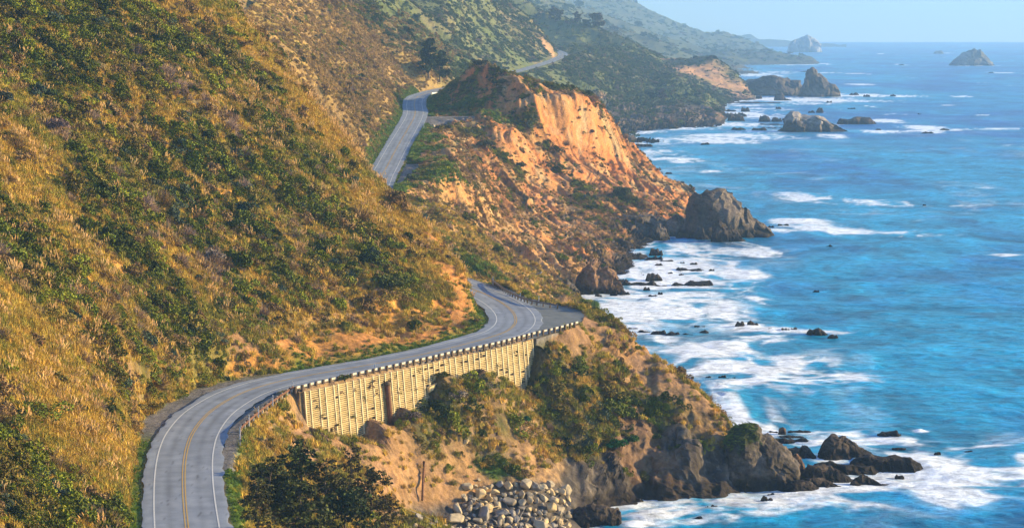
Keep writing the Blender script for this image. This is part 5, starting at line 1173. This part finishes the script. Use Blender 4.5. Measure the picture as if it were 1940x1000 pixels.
 ('s', 1449, 231, 24, 12, 'left of two dark peaks left of the guano streaked island'), ('s', 1471, 231, 22, 9, 'right of two dark peaks left of the guano streaked island'), ('s', 1487, 229, 12, 5, 'low rock touching the island, left side'), ('s', 1395, 230, 34, 14, 'rock mass at the tip of the green headland'), ('s', 1470, 238, 80, 4, 'long thin reef running left from the island'), ('s', 1400, 247, 34, 6, 'dark low rock in front of the green headland tip'), ('s', 1438, 248, 30, 7, 'dark low rock in the surf lower left of the island'), ('s', 1465, 244, 40, 3, 'thin line of rock lower left of the island'), ('s', 1790, 247, 22, 4, 'small rock in the breaker far right of the island'), ('s', 1757, 253, 26, 4, 'small rock under the breaker far right of the island'), ('s', 1742, 217, 8, 2, 'speck of rock far right in open water'), ('s', 1664, 247, 12, 3, 'rock off the right tip of the island'),
 ('o', [(1490, 99), (1493, 88), (1498, 79), (1512, 73), (1530, 67), (1544, 74), (1553, 80), (1557, 99)], 99.5, 'pale flat based sea stack on the horizon near the far cape', 'pale', .6),
 ('o', [(1797, 124.5), (1804, 117), (1812, 110), (1825, 100), (1840, 95), (1848, 92), (1852, 96), (1858, 93), (1868, 103), (1876, 114), (1889, 124.5)], 125, 'rounded grey island rock near the horizon at the right', 'far', .6),
 ('o', [(1768, 102), (1772, 97), (1784, 96), (1788, 102)], 102.3, 'tiny flat island on the horizon left of the grey island', 'far', .5), ('s', 1708, 124, 11, 2.5, 'speck of rock in a white breaker near the horizon', None, 'far'), ('s', 1877, 139, 12, 3, 'speck of rock below the grey island', None, 'far'), ('s', 1525, 137, 22, 3, 'flat dark rock behind the jagged stack', None, 'far'),
 ('o', [(1070, 1003), (1090, 965), (1120, 958), (1150, 960), (1172, 968), (1180, 985), (1176, 1000)], 1003, 'flat black weedy rock beside the boulder heap', 'dark', .6),
]
for k, r in enumerate(R):
    if r[0] == 'o': sea_rock(r[1], r[2], r[3], None, r[5], r[4], seed=k)
    else: small(r[1], r[2], r[3], r[4], r[5], None, r[7] if len(r) > 7 else 'dark')
# low turf and succulents on top of the stack
tx_, ty_, tz_ = TURF[0]; k_ = rng.integers(0, len(tx_), 420); n = len(k_); s = rng.uniform(.15, .42, n)
instancer('turf', src, np.stack([tx_[k_], ty_[k_], tz_[k_] - .05], 1), np.stack([rng.normal(size=n) * .3, rng.normal(size=n) * .3, rng.normal(size=n)], 1), np.stack([s * 1.3, s * 1.3, s * .7], 1), rng.integers(0, 4, n), np.array((.13, .17, .03)) * rng.uniform(.5, 1.5, (n, 1)), 'low green turf growing over the top of the grey sea stack')
# tufts rooted in the crib wall
wp_ = []
for a_, b_ in [(641, 743), (588, 755), (592, 770), (716, 735), (705, 745), (750, 742), (763, 742), (795, 722), (790, 703), (905, 672), (868, 686), (935, 692), (916, 660), (722, 718), (803, 760), (744, 772), (665, 738), (680, 752), (600, 790), (628, 805), (860, 700), (950, 700), (698, 733), (780, 735), (770, 760), (812, 715), (835, 690), (655, 790), (972, 670), (700, 722), (735, 716), (730, 722), (745, 714), (640, 815), (620, 812)]:
    i = int(np.argmin(np.abs(wallpx - a_))); best = None
    for h_ in np.arange(.5, 12, .1):
        q_ = wpt(i, h_, .1)
        if proj(*q_)[1] >= b_: best = q_; break
    if best is not None: wp_ += [best + rng.normal(size=3) * (.25, .25, .2) for _ in range(4)]
wp_ = np.array(wp_); n = len(wp_); s = rng.uniform(.12, .4, n)
instancer('wall_plants', src, wp_, np.stack([rng.normal(size=n) * .5 + .4, rng.normal(size=n) * .5 + .4, rng.normal(size=n)], 1), np.stack([s, s, s], 1), rng.integers(0, 6, n), np.where((rng.random(n) < .45)[:, None], np.array((.09, .10, .02)), np.array((.17, .10, .06))) * rng.uniform(.6, 1.4, (n, 1)), 'small weeds and dead tufts rooted in the crib wall')
print('rocks', round(time.time() - T0, 1))

# ------------------------------------------------------------------ boulder heap on the beach
M_bo = []
for a, b2 in (((.26, .21, .14), (.50, .41, .28)), ((.20, .165, .12), (.40, .33, .24)), ((.38, .27, .14), (.60, .45, .25)), ((.17, .15, .13), (.34, .30, .26))):
    M_bo.append(noisy('boulder stone', a, b2, 1.4, .9, .5, .06))
def boulder_mesh(seed):
    rg = np.random.default_rng(seed); bm = bmesh.new()
    p_ = rg.normal(size=(15, 3)); p_ /= np.linalg.norm(p_, axis=1)[:, None]; p_ *= np.array([1.0, .8, .72]) * rg.uniform(.75, 1.0, (15, 1))
    for q in p_: bm.verts.new(q)
    r = bmesh.ops.convex_hull(bm, input=bm.verts[:]); bmesh.ops.delete(bm, geom=[e for e in r['geom_interior'] if isinstance(e, bmesh.types.BMVert)], context='VERTS')
    bmesh.ops.bevel(bm, geom=bm.edges[:], offset=.09, segments=2, affect='EDGES', profile=.6)
    bmesh.ops.subdivide_edges(bm, edges=[e for e in bm.edges if e.calc_length() > .3], cuts=1)
    for v in bm.verts:
        q = np.array(v.co); v.co += v.normal * float(fbm3(np.array([q[0] * 2.2 + seed]), np.array([q[1] * 2.2]), np.array([q[2] * 2.2]), 2, 1101)[0]) * .05
    me = bpy.data.meshes.new('boulder'); bm.to_mesh(me); bm.free(); return me
bms = [boulder_mesh(s) for s in range(200, 224)]
for i, me in enumerate(bms): me.materials.append(M_bo[(i * 7) % 4])
def boulder(p, r, seed, label, group):
    rg = np.random.default_rng(seed); o = bpy.data.objects.new('boulder', bms[seed % len(bms)]); COL.objects.link(o)
    o.location = p; o.scale = (r * rg.uniform(.85, 1.25), r * rg.uniform(.8, 1.1), r * rg.uniform(.7, 1.05)); o.rotation_euler = tuple(rg.uniform(-.9, .9, 2)) + (rg.uniform(0, 6.28),)
    tag(o, label, 'boulder', group)
BIG = [(865, 971, 1.5, 'large tan boulder with a bright flat face at the left edge of the heap'), (915, 983, 1.9, 'largest boulder of the heap, low on its left side'), (910, 945, 1.5, 'wide grey boulder at the upper left of the heap'), (966, 957, 1.7, 'flat pale slab boulder in the middle of the heap'), (1025, 930, 1.3, 'pale squarish boulder at the top right of the heap'), (1012, 926, 1.4, 'grey pointed boulder left of the squarish one at the top right'), (963, 926, 1.3, 'round grey boulder at the very top of the heap'), (1063, 970, 1.0, 'round orange tan boulder at the right edge of the heap'), (858, 996, 1.9, 'broad brown boulder at the lower left below the heap'), (790, 988, 1.2, 'grey upright boulder alone left of the heap')]
placed = []
kk = 300
for a, b2, r, l in BIG:
    p = pick(a, b2); placed.append((p, r)); boulder(p + np.array([0, 0, r * .45]), r, kk, l, None); kk += 1
rgb = np.random.default_rng(17); tries = 0; cnt = 0
while cnt < 150 and tries < 6000:
    tries += 1; a, b2 = rgb.uniform(872, 1080), rgb.uniform(922, 1010)
    if b2 < 930 and (a < 900 or a > 1045): continue
    if a < 880 + (b2 - 925) * .1 - 6: continue
    r = rgb.choice([.6, .85, 1.05, 1.4, 1.7], p=[.2, .25, .27, .2, .08]); p = pick(a, b2)
    if any(np.linalg.norm(p[:2] - q[0][:2]) < .62 * (r + q[1]) for q in placed): continue
    placed.append((p, r)); boulder(p + np.array([0, 0, r * rgb.uniform(.25, .7)]), r, kk, 'pale angular boulder packed into the heap on the beach below the wall', 'boulders heaped on the beach'); kk += 1; cnt += 1
for i in range(60):
    a, b2 = rgb.uniform(765, 880), rgb.uniform(984, 1005); r = rgb.uniform(.3, .8); p = pick(a, b2)
    if any(np.linalg.norm(p[:2] - q[0][:2]) < .75 * (r + q[1]) for q in placed): continue
    placed.append((p, r)); boulder(p + np.array([0, 0, r * .3]), r, kk, 'small grey stone strewn left of the boulder heap', 'stones strewn beside the heap'); kk += 1
for a, b2, r, l in [(883, 840, .9, 'tan rock sticking out of the brush below the wall'), (905, 912, .5, 'pale stone under the bright green patch above the heap'), (820, 243, 1.7, 'pale boulder beside the dark bush at the far turnout'), (1020, 524, 1.5, 'light brown boulder on the slope behind the far bend')]:
    p = pick(a, b2); boulder(p + np.array([0, 0, r * .4]), r, kk, l, None); kk += 1

# ------------------------------------------------------------------ trees and single bushes
M_bark = noisy('bark', (.06, .045, .035), (.16, .12, .09), 6, .95, .6, .03)
def leafmat(name, c1, c2):
    return attr_mat(name, .9, 2.0, 8, 0, .1, .7, 1.3)
M_needle = leafmat('needles', None, None)
def tree(px, py, top_py, half_px, label, name='pine_tree', style='pine', seed=0, col=(.022, .032, .010), group=None, lean=0., nclump=150, leaf=.16, d_off=0):
    rg = np.random.default_rng(seed + 900); g = pick(px, py); Hh = abs(P(px, top_py, d=g[1])[2] - P(px, py, d=g[1])[2]); Rw = half_px / F * g[1]
    root = empty(name, tuple(g)); tag(root, label, 'tree', group)
    tm = MB(); tp = [np.array([0, 0, -.6])]; nseg = 7
    for i in range(1, nseg + 1):
        t = i / nseg; tp.append(np.array([lean * Hh * t * t + rg.normal() * .02 * Hh, rg.normal() * .02 * Hh, Hh * .93 * t]))
    r0 = Hh * .028; tm.tube(tp, [r0 * (1 - .88 * i / nseg) for i in range(nseg + 1)], 7)
    cl = []; lim = 0
    nl_ = 26
    for i in range(nl_):
        t = rg.uniform(.22, .97); b0 = np.array([np.interp(t * nseg, range(nseg + 1), [q[k] for q in tp]) for k in range(3)]); a = rg.uniform(0, 6.28)
        if style == 'pine': reach = Rw * (1.15 - t) * 1.1 * rg.uniform(.5, 1.1) + Rw * .12; rise = rg.uniform(-.05, .25)
        elif style == 'round': reach = Rw * math.sqrt(max(.05, 1 - (2 * t - 1.05) ** 2)) * rg.uniform(.6, 1.05); rise = rg.uniform(.0, .5)
        else: reach = Rw * rg.uniform(.5, 1.1) * (1.2 - .6 * t); rise = rg.uniform(-.1, .35)
        e = b0 + np.array([math.cos(a), math.sin(a), rise]) * reach; mdl = (b0 + e) / 2 + np.array([0, 0, -.04 * Hh * rg.random()])
        rr = r0 * .35 * (1 - t * .6); tm.tube([b0, mdl, e], [rr, rr * .6, rr * .2], 5, False)
        for j in range(max(1, nclump // nl_)):
            s = rg.uniform(.25, 1.08); q = b0 + (e - b0) * s + rg.normal(size=3) * Rw * .11; cl.append(q)
    cl.append(tp[-1]); tm.build('trunk', M_bark, None, True).parent = root
    V = []; C = []
    for q in cl:
        n_ = 26; cr_ = Rw * rg.uniform(.10, .22); dd_ = rg.normal(size=(n_, 3)); dd_ /= np.linalg.norm(dd_, axis=1)[:, None]; dd_ *= rg.uniform(.3, 1, (n_, 1)) * np.array([1, 1, .55])
        V.append(leaf_cards(q + dd_ * cr_, leaf * Rw * .42, rg, .6)); tone = rg.uniform(.4, 1.9)
        C.append(np.repeat(np.array(col) * tone * rg.uniform(.7, 1.4, (n_, 1)) * (1 + rg.normal(size=(n_, 3)) * .06), 4, 0))
    V = np.concatenate(V); C = np.concatenate(C)
    o = mesh_np('crown', V, quads_to(V, len(V) // 4), M_needle, C, False, root); return root
TR = [(505, 985, 862, 62, 'dark pine nearest the near curve, left end of the dark clump', 'wide'), (562, 962, 836, 58, 'tallest dark pine at the back of the clump below the near curve', 'wide'), (612, 985, 868, 55, 'dark pine in the middle of the clump, front row', 'wide'),
      (662, 960, 833, 34, 'slim dark pine standing against the foot of the crib wall', 'pine'), (700, 985, 880, 42, 'thin sparse pine at the right end of the clump above the beach', 'wide'), (560, 1030, 915, 78, 'broad dark pine cut by the bottom of the picture, centre of the clump', 'wide'), (648, 1040, 930, 70, 'dark pine cut by the bottom of the picture, right of the broad one', 'wide'), (478, 1040, 905, 45, 'small dark pine beside the green verge of the near curve', 'wide'), (725, 1020, 935, 34, 'lowest small pine at the lip of the dirt gully', 'wide')]
for k, (a, b2, t_, hp, l, s_) in enumerate(TR):
    tree(a, b2, t_, hp, l, 'pine_tree', s_, k, [(.045, .05, .013), (.035, .045, .014), (.06, .055, .018), (.07, .055, .018), (.055, .05, .02)][k % 5], 'dark pines below the near curve', nclump=150 if s_ == 'wide' else 120, leaf=.16)
tree(812, 150, 70, 20, 'dark pine rising behind the first hillside by the highest road bend', 'pine_tree', 'pine', 31, (.02, .032, .012), None, 0.02, 300, .35)
tree(834, 157, 98, 18, 'shorter dark pine right of its taller neighbour by the highest road bend', 'pine_tree', 'wide', 32, (.02, .032, .012), None, 0, 300, .35)
for a, b2, t_, hp, l, k in [(1051, 44, 17, 14, 'left and widest round tree on the hazy ridge', 41), (1092, 47, 26, 9, 'slim middle tree on the hazy ridge', 42), (1133, 55, 27, 15, 'right hand large tree on the hazy ridge', 43), (1112, 52, 40, 10, 'low dark bushy tree between two tall ones on the ridge', 44), (1162, 62, 50, 9, 'small last tree lowest on the hazy ridge line', 45)]:
    tree(a, b2, t_, hp, l, 'ridge_tree', 'round', k, (.075, .06, .04) if k != 44 else (.03, .045, .025), 'trees along the hazy ridge', 0, 110, .5)
for a, b2, t_, hp, l, k in [(1208, 52, 43, 8, 'round tree on the farthest hill crest', 51), (1098, 14, 3, 8, 'tree tuft on the crest of the farther blue hill', 52), (1218, 70, 63, 7, 'dark tree dot on the blue slope behind the ridge', 53)]:
    tree(a, b2, t_, hp, l, 'distant_tree', 'round', k, (.03, .045, .03), None, 0, 80, .6)
tree(1253, 190, 168, 9, 'brown conical tree on the slope of the long green coast', 'slope_tree', 'pine', 54, (.10, .07, .05), None, 0, 90, .6)
tree(1233, 190, 178, 9, 'dark low tree left of the brown conical one', 'slope_tree', 'round', 55, (.03, .045, .025), None, 0, 80, .6)
def bush(px, py, r, label, col, seed, flat=.8, n_=1500, leaf=.09):
    rg = np.random.default_rng(seed); g = pick(px, py); root = empty('bush', tuple(g)); tag(root, label, 'bush')
    k = 11; lc = rg.normal(size=(k, 3)) * (.42, .42, .15); lc[:, 2] = np.abs(lc[:, 2]) + .25; lr = rg.uniform(.25, .5, k)
    w_ = rg.integers(0, k, n_); d = rg.normal(size=(n_, 3)); d[:, 2] = np.where(d[:, 2] < -.3, -d[:, 2], d[:, 2]); d /= np.linalg.norm(d, axis=1)[:, None]
    q = (lc[w_] + d * (lr[w_] * rg.uniform(.7, 1.08, n_))[:, None]) * r; q[:, 2] = np.maximum(q[:, 2], 0) * flat
    V = leaf_cards(q, leaf * r, rg, .5); C = np.repeat(np.array(col) * (.6 + .8 * rg.random((k, 1)))[w_] * rg.uniform(.6, 1.4, (n_, 1)), 4, 0)
    mesh_np('foliage', V, quads_to(V, n_), M_needle, C, False, root)
    m = MB()
    for i in range(7):
        a = rg.uniform(0, 6.28); m.tube([(0, 0, -.3), (math.cos(a) * .2 * r, math.sin(a) * .2 * r, .3 * r), (math.cos(a) * .5 * r, math.sin(a) * .5 * r, .6 * r)], [.05 * r, .035 * r, .012 * r], 5, False)
    m.build('stems', M_bark).parent = root
DG = (.035, .055, .02)
BU = [(455, 405, 3.0, 'dark blue green bush alone on the golden slope in mid hillside', (.035, .055, .035)), (440, 430, 2.2, 'dark bush just below the blue green one in mid hillside', DG), (390, 265, 2.6, 'dark round bush in the brush of the upper middle hillside', DG), (40, 40, 3.2, 'dark olive bush near the upper left corner', (.05, .05, .02)), (95, 185, 2.2, 'dark bush on the pale upper left slope', DG), (10, 195, 2.5, 'grey green bush cut by the left picture edge', (.06, .075, .055)),
      (100, 250, 3.2, 'mauve leafless bush at the left of the hillside', (.20, .14, .125)), (400, 495, 2.4, 'pale grey twiggy bush low on the middle hillside', (.22, .18, .15)), (300, 590, 2.2, 'rusty dark shrub above the near curve', (.09, .06, .03)), (425, 585, 2.2, 'rounded brown green shrub on the slope above the road', (.08, .07, .03)), (735, 548, 3.4, 'large green bush low on the first spur', (.07, .085, .022)), (690, 500, 3.0, 'dark green bush uphill of the large one on the first spur', DG),
      (838, 247, 3.0, 'dark rounded bush by the entry of the far turnout', (.045, .05, .022)), (1112, 183, 4.0, 'dark flat bush on the seaward corner of the mesa top', (.03, .045, .02)), (908, 128, 4.2, 'dark wind clipped bush on the left shoulder of the knob', (.03, .033, .016)), (935, 122, 4.0, 'brown dark bush on the summit of the knob', (.055, .045, .022)), (958, 133, 3.6, 'dark bush just right of the summit of the knob', (.035, .04, .018)), (945, 162, 4.0, 'dark green bush on the front of the knob', (.04, .055, .02)), (1180, 372, 4.5, 'olive bush clinging low on the orange cliff', (.07, .08, .03)), (985, 322, 3.4, 'dark bush halfway down the near part of the orange cliff', (.06, .06, .025)), (920, 280, 4.0, 'dark brush clump under the turnout edge', (.05, .055, .025)),
      (995, 800, 1.4, 'round bright green bush on the slope below the wall', (.03, .10, .035)), (840, 715, 1.3, 'olive bush topping the first mound against the wall', (.08, .085, .02)), (905, 708, 1.1, 'brown bush topping the second mound against the wall', (.11, .075, .05)), (650, 822, 1.2, 'small green bush at the foot of the wall, left part', (.06, .08, .02)), (870, 755, 2.0, 'grey tangle of bare branches under the wall', (.20, .16, .12)), (775, 795, 1.8, 'mauve tangle of dead brush right of the drain pipe', (.17, .13, .11)), (480, 838, 1.2, 'grey green shrub by the near end of the rusty rail', (.08, .10, .06)), (1168, 850, 2.4, 'rich green bush hanging over the promontory rock', (.02, .085, .02)), (1195, 838, 2.0, 'green bush right of the hanging one on the promontory', (.03, .075, .02)), (1318, 848, 2.2, 'yellow green bush tumbling down the promontory nose', (.11, .11, .02))]
for k, (a, b2, r, l, cc_) in enumerate(BU): bush(a, b2, r, l, cc_, 70 + k)
print('objects', round(time.time() - T0, 1))
# ------------------------------------------------------------------ light, air, camera
SUN = Vector((1.0, .12, .30)).normalized()
el = math.asin(SUN.z); az = math.atan2(SUN.x, SUN.y)
w = bpy.data.worlds.new('World'); SC.world = w; w.use_nodes = True; nt = w.node_tree
bg = nt.nodes['Background']
sky = nt.nodes.new('ShaderNodeTexSky'); sky.sky_type = 'NISHITA'; sky.sun_disc = False; sky.sun_elevation = el; sky.sun_rotation = az; sky.altitude = 90; sky.dust_density = .2; sky.ozone_density = 3.0; sky.air_density = 1.2
tc = nt.nodes.new('ShaderNodeTexCoord'); va = nt.nodes.new('ShaderNodeVectorMath'); va.operation = 'ADD'; va.inputs[1].default_value = (0, 0, .035)
nt.links.new(tc.outputs['Generated'], va.inputs[0]); nt.links.new(va.outputs[0], sky.inputs[0]); tn = nt.nodes.new('ShaderNodeMix'); tn.data_type = 'RGBA'; tn.blend_type = 'MULTIPLY'; tn.inputs[0].default_value = 1; tn.inputs['B'].default_value = (.92, .97, 1.18, 1)
nt.links.new(sky.outputs[0], tn.inputs['A']); nt.links.new(tn.outputs['Result'], bg.inputs[0])
bg.inputs[1].default_value = .11
L = bpy.data.lights.new('sun', 'SUN'); L.energy = 5.0; L.angle = math.radians(.6); L.color = (1.0, .76, .36)
lo = bpy.data.objects.new('sun', L); COL.objects.link(lo); lo.rotation_euler = SUN.to_track_quat('Z', 'Y').to_euler(); lo.location = (200, 300, 300)
# the sea air between the camera and the far coast
HZ = True
if HZ:
    bm = bmesh.new(); bmesh.ops.create_cube(bm, size=1)
    x0, x1, y0, y1, z0, z1 = -4000, 14000, -60, 21000, -12, 640
    for v in bm.verts: v.co = (x0 if v.co.x < 0 else x1, y0 if v.co.y < 0 else y1, z0 if v.co.z < 0 else z1)
    me = bpy.data.meshes.new('haze'); bm.to_mesh(me); hz = bpy.data.objects.new('haze', me); COL.objects.link(hz)
    m = bpy.data.materials.new('sea haze'); m.use_nodes = True; nt = m.node_tree; nt.nodes.clear()
    out = nt.nodes.new('ShaderNodeOutputMaterial'); pv = nt.nodes.new('ShaderNodeVolumePrincipled')
    pv.inputs['Color'].default_value = (.34, .62, 1.0, 1); pv.inputs['Density'].default_value = 1.05e-4; pv.inputs['Anisotropy'].default_value = .2
    nt.links.new(pv.outputs[0], out.inputs['Volume']); me.materials.append(m); tag(hz, 'pale blue sea haze over the whole coast', 'haze', None, 'stuff')
cam = bpy.data.cameras.new('camera'); co = bpy.data.objects.new('camera', cam); COL.objects.link(co); SC.camera = co
co.location = (0, 0, ZC); co.rotation_euler = (math.pi / 2 - TILT, 0, 0); cam.sensor_width = 36; cam.lens = F / 1940 * 36; cam.clip_end = 60000; cam.clip_start = 1
SC.view_settings.view_transform = 'Standard'; SC.view_settings.look = 'None'; SC.view_settings.gamma = 1; SC.view_settings.exposure = 1.36
SC.cycles.use_denoising = True; SC.cycles.max_bounces = 4; SC.cycles.diffuse_bounces = 2; SC.cycles.glossy_bounces = 2; SC.cycles.volume_bounces = 1; SC.cycles.transparent_max_bounces = 4
SC.cycles.use_adaptive_sampling = True; SC.cycles.adaptive_threshold = .02
print('done', round(time.time() - T0, 1))
